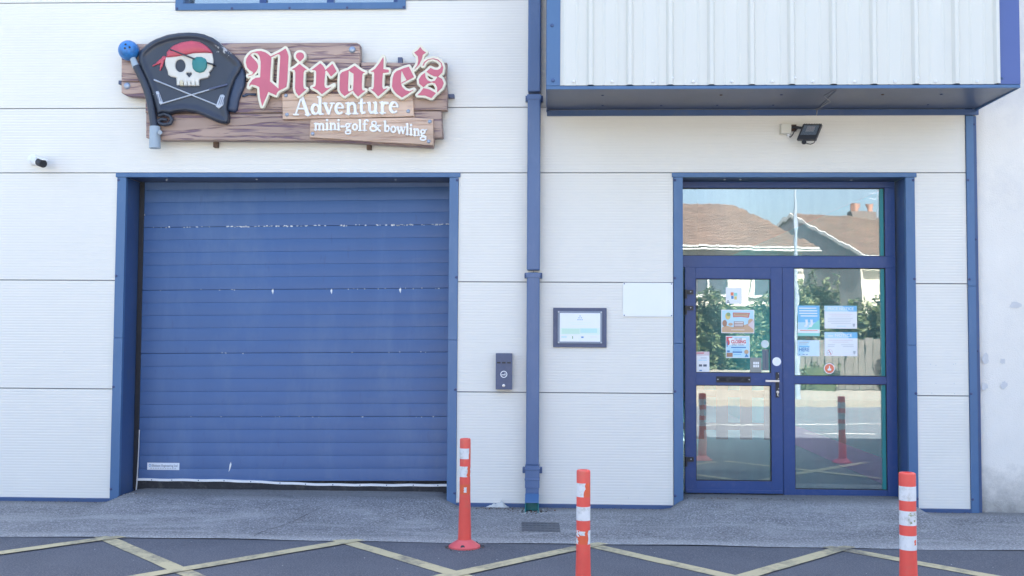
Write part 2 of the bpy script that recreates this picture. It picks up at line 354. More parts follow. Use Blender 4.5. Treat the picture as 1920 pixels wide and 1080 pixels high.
panel_mesh(5.76, 6.4, [(-9, -.046, None)]).build('panel', WH); panel_mesh(6.4, 7.3, [(-9, -.046, None)]).build('panel', WH)
# backing wall behind the panels
b = B()
xs = sorted({-9, -4.015, -3.504, -1.347, -.843, 1.110, 3.269, 3.80}); zs = sorted({-.12, 2.995, 4.522, 5.75, 7.3})
for i in range(len(xs)-1):
    for j in range(len(zs)-1):
        cx, cz = (xs[i]+xs[i+1])/2, (zs[j]+zs[j+1])/2
        if any(o[0] < cx < o[1] and o[2] < cz < o[3] for o in OPEN): continue
        b.box(xs[i], xs[i+1], .015, .26, zs[j], zs[j+1], PANEL_CORE)
b.build('wall_core', WH)
b = B()
ROOFM = mat('roof_sheet', (.30, .31, .33), .6)
b.box(-9, 3.8, 0, 11.0, 7.3, 7.45, ROOFM); b.box(-9, 3.8, 13.6, 14, 7.3, 7.45, ROOFM); b.box(-9, .9, 11.001, 13.599, 7.3, 7.45, ROOFM); b.box(3.4, 3.8, 11.001, 13.599, 7.3, 7.45, ROOFM); b.build('roof', WH)  # opening left in the roof, added so sun brightens the hall inside
b = B(); b.box(-9, -8.8, .27, 14, -.1, 7.29, PANEL); b.box(3.6, 3.8, .27, 14, -.1, 7.29, PANEL); b.box(-8.79, 3.59, 13.8, 14, -.1, 7.29, PANEL); b.build('side_wall', WH)

def trim(x0, x1, z0, z1, y0=-.014, y1=.03, m=TRIM, name='trim', parent=WH, bev=.003):
    b = B(); b.box(x0, x1, y0, y1, z0, z1, m); return b.build(name, parent, bevel=bev)
# garage surround
trim(-4.030, -.828, 2.957, 2.997, -.020)
for (a, c) in ((-4.017, -3.932), (-.927, -.843)):
    trim(a, c, 1.47, 2.956); trim(a, c, -.03, 1.468)
# entrance surround
trim(1.098, 3.285, 2.957, 2.997, -.020)
for (a, c) in ((1.112, 1.196), (3.187, 3.269)):
    trim(a, c, 1.45, 2.956); trim(a, c, -.03, 1.448)
# reveals
def reveal(x0, x1, z0, z1, y0, y1, m=TRIMD):
    b = B(); b.box(x0, x1, y0, y1, z0, z1, m); return b.build('reveal', WH)
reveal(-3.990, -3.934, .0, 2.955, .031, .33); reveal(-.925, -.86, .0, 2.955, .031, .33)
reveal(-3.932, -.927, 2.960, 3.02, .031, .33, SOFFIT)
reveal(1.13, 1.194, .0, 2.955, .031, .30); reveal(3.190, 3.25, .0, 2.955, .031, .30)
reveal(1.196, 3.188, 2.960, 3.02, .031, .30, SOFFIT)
# corner trim with its return, base flashing
trim(3.728, 3.795, 1.98, 3.515, -.016); trim(3.728, 3.795, -.03, 1.978, -.0165)
trim(3.797, 3.830, -.03, 3.515, .006, .05, TRIMD)
for (a, c) in ((-9, -4.018), (-.842, 1.111), (3.270, 3.727)):
    trim(a, c, -.075, .002, -.020, .02, TRIMD, 'base_flashing')
# little bolts on trims
b = B()
for x in (-4.005, -.856, 1.124, 3.257, 3.74):
    for z in (.09, 1.02, 2.04, 2.93): b.dome((x, -.014, z), (0, -1, 0), .013, .008, BOLTM, 8)
for z in (3.44, 2.4, 1.4): b.dome((3.812, .005, z), (0, -1, 0), .012, .007, BOLTM, 8)
for u in (308, 480, 740, 1360, 1390, 1600):
    x = X(u, 338, .1); b.dome((x, .12+.05*random.random(), 2.959), (0, 0, -1), .012, .006, WHITEP, 8)
tag(b.build('trim_bolts', WH, smooth=50), kind='stuff')

# roller door: sections of ribbed strips
GD = B(); GD.box(-3.93, -3.885, .29, .31, .05, 2.955, BLACK); GD.box(-3.90, -.93, .335, .36, .03, 2.955, RUBBER)
gd = GD.build('roller_door', WH); gd['label'] = 'blue sectional roller door with chipped joints'
TILT = .0118
def roller_blue():
    m = mat('roller_blue', (.046, .108, .262), .42, 0, .07, .9, dirt=(.085, .155, .32), dirt_amt=.5, dscale=3.0, streak=.15)
    N, L = nodes(m); p = N['Principled BSDF']; src = p.inputs['Base Color'].links[0].from_socket
    tc = N.new('ShaderNodeTexCoord'); n = N.new('ShaderNodeTexNoise'); n.inputs['Scale'].default_value = 6; n.inputs['Detail'].default_value = 10
    mp = N.new('ShaderNodeMapping'); mp.inputs['Scale'].default_value = (3, 1, .8); L.new(tc.outputs['Object'], mp.inputs[0]); L.new(mp.outputs[0], n.inputs['Vector'])
    r = N.new('ShaderNodeMapRange'); r.inputs[1].default_value = .66; r.inputs[2].default_value = .72; r.inputs[4].default_value = .5; L.new(n.outputs['Fac'], r.inputs[0])
    c = N.new('ShaderNodeMix'); c.data_type = 'RGBA'; L.new(r.outputs[0], c.inputs[0]); L.new(src, c.inputs[6]); c.inputs[7].default_value = (.04, .085, .21, 1)
    n2 = N.new('ShaderNodeTexNoise'); n2.inputs['Scale'].default_value = 1.1; n2.inputs['Detail'].default_value = 9; n2.inputs['Roughness'].default_value = .68; m2_ = N.new('ShaderNodeMapping'); m2_.inputs['Scale'].default_value = (1.6, 1, .7); L.new(tc.outputs['Object'], m2_.inputs[0]); L.new(m2_.outputs[0], n2.inputs['Vector'])
    r2 = N.new('ShaderNodeMapRange'); r2.inputs[1].default_value = .5; r2.inputs[2].default_value = .72; r2.inputs[4].default_value = .5; L.new(n2.outputs['Fac'], r2.inputs[0])
    c2 = N.new('ShaderNodeMix'); c2.data_type = 'RGBA'; L.new(r2.outputs[0], c2.inputs[0]); L.new(c.outputs[2], c2.inputs[6]); c2.inputs[7].default_value = (.105, .17, .30, 1); L.new(c2.outputs[2], p.inputs['Base Color']); return m
ROLL = roller_blue()
zb = .122; xl, xr = -3.897, -.930; k = 0
zline0 = .128
while True:
    z0 = zline0+.1203*k; z1 = z0+.1203
    if z0 > 2.94: break
    sec = (k % 5 == 0)
    b = B(); g0 = .0022 if sec else .0; n0 = 10
    f = lambda x: (x-xl)*TILT-.013
    prof = [(.330, z0+g0), (.3022 if not sec else .306, z0+g0), (.300, z0+g0+.0018), (.300, z1-.006), (.3012, z1-.003), (.3018, z1-.0005), (.33, z1-.0005)]
    v = []
    for x in (xl, xr):
        for y, z in prof:
            v.append((x, y, min(z+f(x), 2.957)))
    n = len(prof); b.add(v, [(i, n+i, n+i+1, i+1) for i in range(n-1)]+[tuple(range(n-1, -1, -1)), tuple(range(n, 2*n))], ROLL)
    o = b.build('door_strip', gd, smooth=30)
    k += 1
# chipped paint along the section joints
CHIP = mat('chipped_paint', (.76, .77, .77), .7)
b = B()
def chips(vv, u0, u1, n, big=1.0):
    for _ in range(n):
        u = random.uniform(u0, u1); x = X(u, 500, .3); z = zline0+.1203*vv+(x-xl)*TILT-.013+random.uniform(-.004, .006)
        w_ = random.uniform(.004, .020)*big; h = random.uniform(.003, .008)*big; pts = []
        m = random.randint(5, 8)
        for i in range(m):
            a = -2*PI*i/m; rr = random.uniform(.5, 1)
            pts.append((x+w_*rr*math.cos(a), .2992, z+h*rr*math.sin(a)))
        b.poly(pts[::-1], CHIP)
chips(20, 275, 500, 18, .9); chips(20, 420, 842, 80, 1.0); chips(15, 270, 520, 5, .7); chips(15, 600, 842, 14, .7)
chips(10, 410, 460, 4, .8); chips(10, 600, 800, 5, .6); chips(5, 300, 840, 12, .7); chips(21, 262, 268, 3, 1.5)
for (u, v0) in ((622, 545), (751, 543), (512, 545)):
    p = at(u, v0, .2990)
    b.poly([(p[0]-.015, .2988, p[2]), (p[0], .2988, p[2]-.035), (p[0]+.006, .2988, p[2]), (p[0], .2988, p[2]+.02)], CHIP)
p = at(432, 875, .299); b.poly([(p[0]-.016, .2988, p[2]-.05), (p[0]-.004, .2988, p[2]-.03), (p[0]+.010, .2988, p[2]+.02), (p[0]+.004, .2988, p[2]+.045), (p[0]-.008, .2988, p[2]+.02), (p[0]-.012, .2988, p[2]-.02)], CHIP)
o = b.build('paint_chips', gd); tag(o, kind='stuff')
# bottom seal: sagging white strip and rubber
b = B(); n = 40; v = []; rb = B(); rv = []
for i in range(n+1):
    x = xl+(xr-xl)*i/n; t = i/n
    zt = .142-.026*sstep(.25, .62, t)+.006*sstep(.7, 1, t)+.002*math.sin(i*1.3); zb_ = zt-.020
    v += [(x, .288, zt), (x, .288, zb_), (x, .298, zt+.002)]
    rv += [(x, .294, zb_+.003), (x, .290+.006*math.sin(i*.9), .045+.004*math.sin(i*2.1))]
b.add(v, [(3*i, 3*i+1, 3*i+4, 3*i+3) for i in range(n)]+[(3*i+2, 3*i, 3*i+3, 3*i+5) for i in range(n)], WHITEP); b.build('seal_strip', gd, smooth=40)
rb.add(rv, [(2*i, 2*i+1, 2*i+3, 2*i+2) for i in range(n)], RUBBER); rb.build('rubber_seal', gd, smooth=40)
b = B()
for u in (284, 322, 372, 420, 470, 525, 573, 624, 675, 725, 775, 821):
    x = X(u, 903, .288); t = (x-xl)/(xr-xl); z = .132-.026*sstep(.25, .62, t)+.006*sstep(.7, 1, t)
    b.dome((x, .288, z), (0, -1, 0), .006, .004, BOLTM, 6)
tag(b.build('seal_screws', gd), kind='stuff')
b = B(); b.add([(-3.884, .29, .60), (-3.872, .285, .60), (-3.886, .285, .35), (-3.874, .28, .35), (-3.896, .285, .10), (-3.882, .28, .10), (-3.905, .29, .02), (-3.890, .285, .02)], [(0, 2, 3, 1), (2, 4, 5, 3), (4, 6, 7, 5)], WHITEP); b.build('edge_seal', gd)

# ---- upper window
b = B(); wx0, wx1, wz0, wz1 = -3.504, -1.347, 4.522, 5.75
b.box(wx0, wx1, -.022, .03, wz0, wz0+.062, TRIM); b.box(wx0, wx1, -.022, .03, wz1-.06, wz1, TRIM)
b.box(wx0, wx0+.075, -.021, .03, wz0+.062, wz1-.06, TRIM); b.box(wx1-.075, wx1, -.021, .03, wz0+.062, wz1-.06, TRIM)
b.box(wx0+.02, wx0+.075, .03, .2, wz0+.03, wz1-.03, TRIMD); b.box(wx1-.075, wx1-.02, .03, .2, wz0+.03, wz1-.03, TRIMD); b.box(wx0+.075, wx1-.075, .03, .2, wz0+.03, wz0+.05, TRIM)
uw = b.build('upper_window', WH, bevel=.003)
b = B()
for u in (494, 620, 745): 
    x = X(u, 3, .12); b.box(x-.032, x+.032, .10, .16, wz0+.051, wz1-.06, DOORB)
b.box(wx0+.076, wx1-.076, .101, .161, wz0+.051, wz0+.085, TRIM); b.build('mullion', uw)
b = B(); b.box(wx0+.076, wx1-.076, .128, .134, wz0+.086, wz1-.061, GLASS); b.build('pane', uw)
b = B()
for u in (332, 435, 543, 651, 757): b.dome((X(u, 16, -.02), -.021, wz0+.014), (0, -1, 0), .013, .008, BOLTM, 8)
tag(b.build('frame_bolts', uw), kind='stuff')

# ---- entrance: fixed frame, door, panes
YF = .22
def fx(u, v=600): return X(u, v, YF)
def fz(v, u=1480): return Zc(u, v, YF)
b = B()
xL, xR = 1.197, fx(1681, 640); xm0, xm1 = fx(1467.5, 640), fx(1489.5, 640); xg1 = fx(1662, 640)
zT = 2.955; zt0 = fz(352); zt1 = fz(480); zs1 = fz(502); zbot = .055
b.box(xL, xR, YF, .28, zt0, zT, DOORB)                         # head
b.box(xL, xL+.012, YF, .28, zt1, zt0, DOORB)
b.box(xL, xR, YF+.001, .28, zs1, zt1, DOORB)                   # transom bar
b.box(xg1, xR, YF+.001, .28, zbot, zs1, DOORB); b.box(xg1, xR, YF+.001, .28, zt1, zt0, DOORB)
b.box(xm0, xm1, YF+.001, .28, zbot, zs1, DOORB)
zr0, zr1 = fz(719.5), fz(705); zk = fz(917.5)
b.box(xm1, xg1, YF+.004, .28, zr0, zr1, DOORB); b.box(xm1, xg1, YF+.004, .28, zbot, zk, DOORB)
b.box(xL, xm0, YF+.01, .28, zbot-.03, zbot+.012, ZINC)
ef = b.build('entrance_frame', WH, bevel=.003)
def pane(x0, x1, z0, z1, parent, y=YF+.035):
    b = B(); b.box(x0, x1, y, y+.006, z0, z1, GLASS); o = b.build('pane', parent)
    g = B(); t = .006
    g.box(x0, x1, y-.02, y-.001, z0, z0+t, RUBBER); g.box(x0, x1, y-.02, y-.001, z1-t, z1, RUBBER)
    g.box(x0, x0+t, y-.02, y-.001, z0+t, z1-t, RUBBER); g.box(x1-t, x1, y-.02, y-.001, z0+t, z1-t, RUBBER)
    g.build('gasket', parent); return o
pane(xL+.012, xg1, zt1, zt0, ef); pane(xm1, xg1, zr1, zs1, ef); pane(xm1, xg1, zk, zr0, ef)
# door leaf
dx0, dx1 = fx(1284, 640), fx(1466.5, 640); dz1 = fz(501.5, 1400); dz0 = .085
gx0, gx1 = fx(1304.3, 640), fx(1445.3, 640); gz = [fz(902, 1400), fz(722.5, 1400), fz(699.4, 1400), fz(522.8, 1400)]
YD = YF-.012
b = B()
b.box(dx0, gx0, YD, .27, dz0, dz1, DOORB); b.box(gx1, dx1, YD, .27, dz0, dz1, DOORB)
b.box(gx0, gx1, YD+.0005, .27, dz0, gz[0], DOORB); b.box(gx0, gx1, YD+.0005, .27, gz[1], gz[2], DOORB); b.box(gx0, gx1, YD+.0005, .27, gz[3], dz1, DOORB)
b.box(dx0+.01, dx1-.01, YD-.012, YD-.0005, dz0, dz0+.03, DOORB)
dl = b.build('entrance_door', WH, bevel=.003)
pane(gx0, gx1, gz[0], gz[1], dl, YD+.03); pane(gx0, gx1, gz[2], gz[3], dl, YD+.03)
# handle
hx = fx(1457, 714); hz0, hz1 = Zc(1457, 745, YD), Zc(1457, 698, YD)
b = B(); b.box(hx-.016, hx+.016, YD-.008, YD-.0005, hz0, hz1, BLACK)
hz = Zc(1457, 714, YD); b.cyl((hx, YD-.008, hz), (hx, YD-.045, hz), .010, SILVER, 12)
b.box(hx-.118, hx+.006, YD-.058, YD-.042, hz-.009, hz+.009, SILVER)
hc = Zc(1457, 735, YD); b.cyl((hx, YD-.008, hc), (hx, YD-.016, hc), .013, SILVER, 14); b.box(hx-.004, hx+.004, YD-.016, YD-.0085, hc-.035, hc, SILVER)
for z in (hz1-.012, hz+.02, hc+.03, hz0+.012): b.dome((hx+.009, YD-.008, z), (0, -1, 0), .005, .003, SILVER, 8)
b.build('handle', dl, bevel=.002)
# letter slot
a = at(1343, 717, YD); c = at(1407, 706, YD); b = B()
b.box(a[0], c[0], YD-.010, YD-.0005, a[2], c[2], BLACK); b.box(a[0]+.03, c[0]-.03, YD-.016, YD-.0102, a[2]+.013, c[2]-.012, RUBBER)
for xx in (a[0]+.013, c[0]-.013): b.dome((xx, YD-.010, (a[2]+c[2])/2), (0, -1, 0), .006, .004, SILVER, 8)
b.build('letter_slot', dl, bevel=.003)
for (v0, v1) in ((543, 560), (573, 590), (856, 874)):
    zz0, zz1 = Zc(1290, v1, YD), Zc(1290, v0, YD); b = B()
    b.cyl((dx0+.004, YD-.018, zz0), (dx0+.004, YD-.018, zz1), .014, BLACK, 12)
    b.box(dx0+.014, dx0+.075, YD-.022, YD-.0005, (zz0+zz1)/2, zz1-.004, BLACK)
    b.dome((dx0+.05, YD-.022, (zz0+zz1*3)/4), (0, -1, 0), .006, .003, SILVER, 8)
    b.build('hinge', dl, smooth=40)

# interior seen through the glass
IW = mat('interior_wall', (.34, .38, .39), .8); IT = mat('interior_teal', (.02, .50, .58), .6); IP = mat('interior_purple', (.74, .34, .80), .6); IFL = mat('interior_floor', (.14, .42, .50), .5); IWOOD = mat('interior_pine', (.45, .36, .28), .6)
b = B(); b.box(.9, 3.34, .29, 13.7, -.05, .05, IFL); b.build('interior_floor', WH)
b = B(); b.box(.9, 3.34, 13.7, 13.79, .05, 7.2, IW); b.box(.8, .9, .29, 13.7, -.05, 7.2, IW); b.box(3.34, 3.45, .30, 13.7, 3.0, 7.2, IW); b.build('interior_wall', WH)
b = B(); b.box(3.34, 3.45, .30, 13.7, .05, 2.998, IT); b.build('interior_side_wall', WH)
b = B(); b.box(3.325, 3.339, .40, 5.88, .051, .305, IP); b.build('interior_skirting', WH)
b = B(); tx0, tx1 = X(1652, 640, .245), X(1659.5, 640, .245)
for z0, z1 in ((zk, zr0), (zr1, zs1), (zt1, zt0)): q_ = B(); q_.box(tx0, tx1, .243, .2545, z0+.001, z1-.001, TEALP); q_.build('teal_bead', ef)
b = B()
for i in range(4):
    x = 1.62+i*.27; b.box(x, x+.13, 2.4, 2.44, .35, 1.0, IWOOD)
b.box(1.5, 2.7, 2.45, 2.49, .45, .53, IWOOD); b.box(1.5, 2.7, 2.45, 2.49, .82, .9, IWOOD); b.build('interior_gate', WH)

# ---- canopy box above the entrance
CY = -.862; CX0, CX1 = -.040, 3.822; CZ = 3.556; CT = 7.3
b = B(); b.box(CX0+.01, CX1-.01, CY+.05, -.004, 3.60, CT, PANEL_CORE)
cn = b.build('overhanging_box', WH); cn['label'] = 'overhanging upper box clad in white ribbed sheet with blue edges'
def ct(x0, x1, y0, y1, z0, z1, m=TRIM, name='edge_trim'):
    q = B(); q.box(x0, x1, y0, y1, z0, z1, m); return q.build(name, cn, bevel=.003)
ct(CX0, CX1, CY-.004, CY+.02, CZ, 3.583, TRIM); ct(CX0, .073, CY-.006, CY+.03, 3.585, CT)
VIO = mat('trim_violet_blue', (.075, .115, .31), .4, 0, .05, 2)
ct(3.655, CX1, CY-.006, CY+.03, 3.585, CT, VIO)
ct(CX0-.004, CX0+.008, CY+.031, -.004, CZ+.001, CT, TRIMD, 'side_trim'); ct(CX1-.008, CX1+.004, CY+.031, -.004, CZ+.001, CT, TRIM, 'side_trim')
# soffit of two sheets with a split between them
xs_f, xs_b = X(1573, 170, CY), X(1533, 205, -.05)
for (p, q) in (((CX0+.009, CX0+.009), (xs_f-.004, xs_b-.004)), ((xs_f+.003, xs_b+.003), (CX1-.009, CX1-.009))):
    q_ = B(); z = CZ+.008
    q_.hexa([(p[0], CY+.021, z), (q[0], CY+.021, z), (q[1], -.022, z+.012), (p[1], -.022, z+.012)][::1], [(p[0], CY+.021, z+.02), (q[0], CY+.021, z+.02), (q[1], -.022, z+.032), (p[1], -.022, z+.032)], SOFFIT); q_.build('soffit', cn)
ct(CX0+.002, xs_b-.003, -.021, .0, 3.520, 3.574, TRIMD, 'back_flashing'); ct(xs_b+.002, CX1+.02, -.021, .0, 3.520, 3.574, TRIMD, 'back_flashing')
q_ = B(); q_.tube([(xs_f, CY+.02, CZ+.004), (xs_f-.04, CY+.3, CZ+.008), (xs_b+.03, -.35, CZ+.012), (xs_b, -.03, CZ+.015), (xs_b, -.024, 3.525)], .004, mat('grey_sealant', (.3, .3, .32), .7), 6); q_.build('split_seam', cn)
q_ = B()
for i, u in enumerate((1130, 1352, 1465, 1655, 1765)): q_.dome((X(u, 181, CY+.25), CY+.25, CZ+.0095), (0, 0, -1), .014, .006, RUST if i % 2 else BOLTM, 8)
for i, u in enumerate((1130, 1240, 1345, 1450, 1740)): q_.dome((X(u, 197, -.2), -.2, CZ+.0165), (0, 0, -1), .012, .006, BOLTM, 8)
for (u, v) in ((1035, 48), (1037, 151)): p = at(u, v, CY); q_.dome((p[0], CY-.006, p[2]), (0, -1, 0), .017, .009, TRIMD, 10)
p = at(1878, 147, CY); q_.dome((p[0], CY-.006, p[2]), (0, -1, 0), .012, .007, TRIMD, 8)
tag(q_.build('soffit_bolts', cn, smooth=50), kind='stuff')
# ribbed sheet: each cover width one sheet
rib = [X(980+a/2.0426, 100, CY) for a in (260, 410, 565, 722, 877, 1030, 1190, 1345, 1505, 1660)]
rib.append(rib[-1]+.333)
edges = [.074]+[(rib[i]+.012) for i in (2, 5, 8)]+[3.654]
def sheet_y(x):
    d = min(abs(x-r) for r in rib)
    if d < .014: return CY-.022
    if d < .032: return CY-.022+.030*(d-.014)/.018
    ph = ((x-rib[0]) % .333)
    for c in (.11, .222):
        if abs(ph-c) < .016: return CY+.008-.006*(1-abs(ph-c)/.016)
    return CY+.008
for a, c in zip(edges[:-1], edges[1:]):
    xs = {a, c}
    for r in rib:
        for d in (-.032, -.014, .014, .032): xs.add(r+d)
    for k in range(0, 12):
        for cc in (.11, .222):
            for d in (-.016, 0, .016): xs.add(rib[0]+.333*(k-1)+cc+d)
    xs = sorted(x for x in xs if a <= x <= c); n = len(xs)
    v = [(x, sheet_y(x), z) for z in (3.590, CT) for x in xs]
    q_ = B(); q_.add(v, [(i, i+1, n+i+1, n+i) for i in range(n-1)], SHEETW); q_.build('ribbed_sheet', cn)
q_ = B()
for a in (195, 342, 498, 653, 802, 957, 1112, 1272, 1427, 1583, 1742): p = at(980+a/2.0426, 152.3, CY); q_.dome((p[0], CY+.006, p[2]), (0, -1, 0), .014, .012, WHITEP, 10)
for a in (573, 1042, 1512): p = at(980+a/2.0426, 147, CY); q_.dome((p[0], CY-.018, p[2]), (0, -1, 0), .010, .009, WHITEP, 10)
tag(q_.build('sheet_screws', cn, smooth=50), kind='stuff')

# ------------------------------------------------------------------ neighbouring rendered building
def render_white():
    m = WHITER; N, L = nodes(m); p = N['Principled BSDF']; src = p.inputs['Base Color'].links[0].from_socket
    tc = N.new('ShaderNodeTexCoord'); sp = N.new('ShaderNodeSeparateXYZ'); L.new(tc.outputs['Object'], sp.inputs[0])
    n = N.new('ShaderNodeTexNoise'); n.inputs['Scale'].default_value = 7; n.inputs['Detail'].default_value = 8; n.inputs['Roughness'].default_value = .75; L.new(tc.outputs['Object'], n.inputs['Vector'])
    mu = N.new('ShaderNodeMath'); mu.operation = 'MULTIPLY_ADD'; L.new(n.outputs['Fac'], mu.inputs[0]); mu.inputs[1].default_value = -.55; L.new(sp.outputs['Z'], mu.inputs[2])
    r = N.new('ShaderNodeMapRange'); r.inputs[1].default_value = -.33; r.inputs[2].default_value = .12; r.inputs[3].default_value = .85; r.inputs[4].default_value = 0; L.new(mu.outputs[0], r.inputs[0])
    c = N.new('ShaderNodeMix'); c.data_type = 'RGBA'; L.new(r.outputs[0], c.inputs[0]); L.new(src, c.inputs[6]); c.inputs[7].default_value = (.22, .22, .21, 1); L.new(c.outputs[2], p.inputs['Base Color'])
render_white()
NB = empty('neighbouring_building', (3.84, 0, 0), 'rough white rendered wall of the neighbouring building, mossy at its foot', 'building')
b = B(); nx, nz = 60, 70; vv = []
for i in range(nx+1):
    for j in range(nz+1):
        x = 3.834+2.8*i/nx; z = -.15+4.4*j/nz
        vv.append((x, .03+random.uniform(-.003, .003)-.03*max(0, .14-z)+(.0 if i else .02), z))
b.add(vv, [(i*(nz+1)+j, (i+1)*(nz+1)+j, (i+1)*(nz+1)+j+1, i*(nz+1)+j+1) for i in range(nx) for j in range(nz)], WHITER)
b.box(6.634, 14, .03, .3, -.15, 4.25, WHITER); b.box(3.834, 14, .03, .3, 4.25, 8.0, WHITER); b.box(3.834, 14, .3, 13.9, -.1, 8, WHITER)
b.build('rendered_wall', NB, smooth=45)
PATCH = mat('bare_render', (.62, .62, .62), .95, 0, .08, 20)
for (u, v, rx, ry) in ((1904, 572, 13, 7), (1847, 672, 8, 12), (1880, 677, 6, 6), (1846, 725, 7, 7), (1883, 722, 7, 9)):
    n = 14; pts = []
    for i in range(n):
        a = 2*PI*i/n; k = random.uniform(.65, 1.05); q = at(u+rx*k*math.cos(a), v+ry*k*math.sin(a), .024); pts.append((q[0], .0245, q[2]))
    b = B(); b.poly(pts, PATCH); b.build('patched_render', NB)

# ------------------------------------------------------------------ downpipe
DP = empty('downpipe', (-.153, -.06, 0), 'square blue downpipe running down the wall between roller door and entrance', 'downpipe')
px0, px1 = -.212, -.096
b = B(); b.box(px0, px1, -.125, -.018, .36, 2.08, PIPE); b.build('pipe', DP, bevel=.012)
b = B(); b.box(px0-.001, px1+.001, -.126, -.017, 2.10, 3.70, PIPE); b.box(px0, px1, -.125, -.018, 3.72, 7.5, PIPE); b.build('upper_pipe', DP, bevel=.012)
for z in (3.67, 2.055):
    b = B(); b.box(px0-.022, px1+.022, -.070, -.010, z-.025, z+.025, TRIMD); b.box(px0-.006, px1+.006, -.131, -.070, z-.022, z+.022, PIPE)
    for xx in (px0-.014, px1+.014): b.dome((xx, -.070, z), (0, -1, 0), .007, .006, BOLTM, 8)
    b.build('bracket', DP, bevel=.004)
b = B(); b.box(px0-.006, px1+.006, -.132, -.012, .16, .36, PIPE)
for z in (.235, .325): b.box(px0-.010, px1+.010, -.136, -.012, z-.009, z+.009, PIPE)
b.box(px0-.03, px1+.03, -.085, -.010, .285, .335, TRIMD); b.build('coupling', DP, bevel=.004)
b = B(); b.hexa([(px0, -.128, .085), (px1, -.128, .085), (px1, -.03, .04), (px0, -.03, .04)], [(px0-.002, -.128, .16), (px1+.002, -.128, .16), (px1+.002, -.016, .16), (px0-.002, -.016, .16)], PIPE)
b.hexa([(px0-.003, -.262, .050), (px1+.003, -.262, .050), (px1+.003, -.128, .084), (px0-.003, -.128, .084)], [(px0-.003, -.262, .057), (px1+.003, -.262, .057), (px1+.003, -.133, .115), (px0-.003, -.133, .115)], TRIM)
b.box(px0-.002, px0+.006, -.258, -.10, -.05, .049, TEALP); b.box(px1-.006, px1+.002, -.258, -.10, -.05, .049, TEALP); b.box(px0+.007, px1-.007, -.17, -.16, -.05, .05, TEALP)
b.build('shoe', DP, bevel=.003)

# ------------------------------------------------------------------ SDF reliefs (carved sign)
def sd_poly(P, U, V):
    P = np.asarray(P, float); d = np.full(U.shape, 1e9); ins = np.zeros(U.shape, bool); n = len(P)
    for i in range(n):
        a = P[i]; b2 = P[(i+1) % n]; e = b2-a; wx = U-a[0]; wy = V-a[1]; L2 = e@e
        if L2 < 1e-12: continue
        t = np.clip((wx*e[0]+wy*e[1])/L2, 0, 1); d = np.minimum(d, (wx-e[0]*t)**2+(wy-e[1]*t)**2)
        c = (a[1] > V) != (b2[1] > V)
        with np.errstate(all='ignore'): xx = a[0]+e[0]*(V-a[1])/(e[1] if e[1] else 1e-9)
        ins ^= c & (U < xx)
    d = np.sqrt(d); return np.where(ins, -d, d)
def sd_cap(S, U, V):
    d = np.full(U.shape, 1e9)
    for (x0, y0, x1, y1, r) in S:
        ex, ey = x1-x0, y1-y0; L2 = ex*ex+ey*ey+1e-9; t = np.clip(((U-x0)*ex+(V-y0)*ey)/L2, 0, 1)
        d = np.minimum(d, np.hypot(U-x0-ex*t, V-y0-ey*t)-r)
    return d
def sd_ell(c, r, U, V):
    k = np.hypot((U-c[0])/r[0], (V-c[1])/r[1]); return (k-1)*min(r)
def relief(name, sdf, bbox, step, yb, yf, mt, parent, bw=1.5, round_=.004, puff=0.0, pr=20.0, hfun=None, smooth=50):
    """sdf over pixel coordinates; yf front plane, yb back; edge rounded over bw px by round_ m; puff: dome height over pr px"""
    us = np.arange(bbox[0], bbox[2]+step, step); vs_ = np.arange(bbox[1], bbox[3]+step, step)
    U, V = np.meshgrid(us, vs_, indexing='ij'); D = sdf(U, V)
    gu = np.gradient(D, step, axis=0); gv = np.gradient(D, step, axis=1); g2 = np.maximum(gu*gu+gv*gv, .05)
    ins = D < 0
    cell = ins[:-1, :-1] | ins[1:, :-1] | ins[:-1, 1:] | ins[1:, 1:]
    cnt = ins[:-1, :-1].astype(int)+ins[1:, :-1]+ins[:-1, 1:]+ins[1:, 1:]
    cell = cnt >= 2
    used = np.zeros(D.shape, bool); used[:-1, :-1] |= cell; used[1:, :-1] |= cell; used[:-1, 1:] |= cell; used[1:, 1:] |= cell
    allc = np.zeros((D.shape[0]+1, D.shape[1]+1), bool); allc[1:-1, 1:-1] = cell
    full = allc[:-1, :-1] & allc[1:, :-1] & allc[:-1, 1:] & allc[1:, 1:]
    bd = used & ~full
    sh = np.where(bd | (D > 0), D, 0); sh = np.clip(sh, -step, step)
    U2 = U-sh*gu/g2; V2 = V-sh*gv/g2; dep = np.where(bd, 0, np.maximum(-D, 0))
    t = np.clip(dep/bw, 0, 1); h = -round_*(1-np.sqrt(1-(1-t)**2))
    if puff: s2 = np.clip(dep/pr, 0, 1); h = h+puff*np.sqrt(np.maximum(0, 1-(1-s2)**2))
    if hfun is not None: h = h+hfun(U2, V2, dep)
    idx = -np.ones(D.shape, int); idx[used] = np.arange(used.sum())
    pts = at(U2[used], V2[used], yf-h[used]); verts = [tuple(p) for p in pts]
    I, J = np.nonzero(cell); faces = [(idx[i, j], idx[i, j+1], idx[i+1, j+1], idx[i+1, j]) for i, j in zip(I, J)]
    ec = {}
    for f in faces:
        for a, b2 in zip(f, f[1:]+f[:1]): ec[(a, b2)] = 1
    n0 = len(verts); back = {}
    for (a, b2) in list(ec):
        if (b2, a) not in ec:
            for q in (a, b2):
                if q not in back: back[q] = len(verts); verts.append((verts[q][0], yb, verts[q][2]))
            faces.append((b2, a, back[a], back[b2]))
    b = B(); b.add(verts, [tuple(int(x) for x in f) for f in faces], mt); return b.build(name, parent, smooth=smooth)

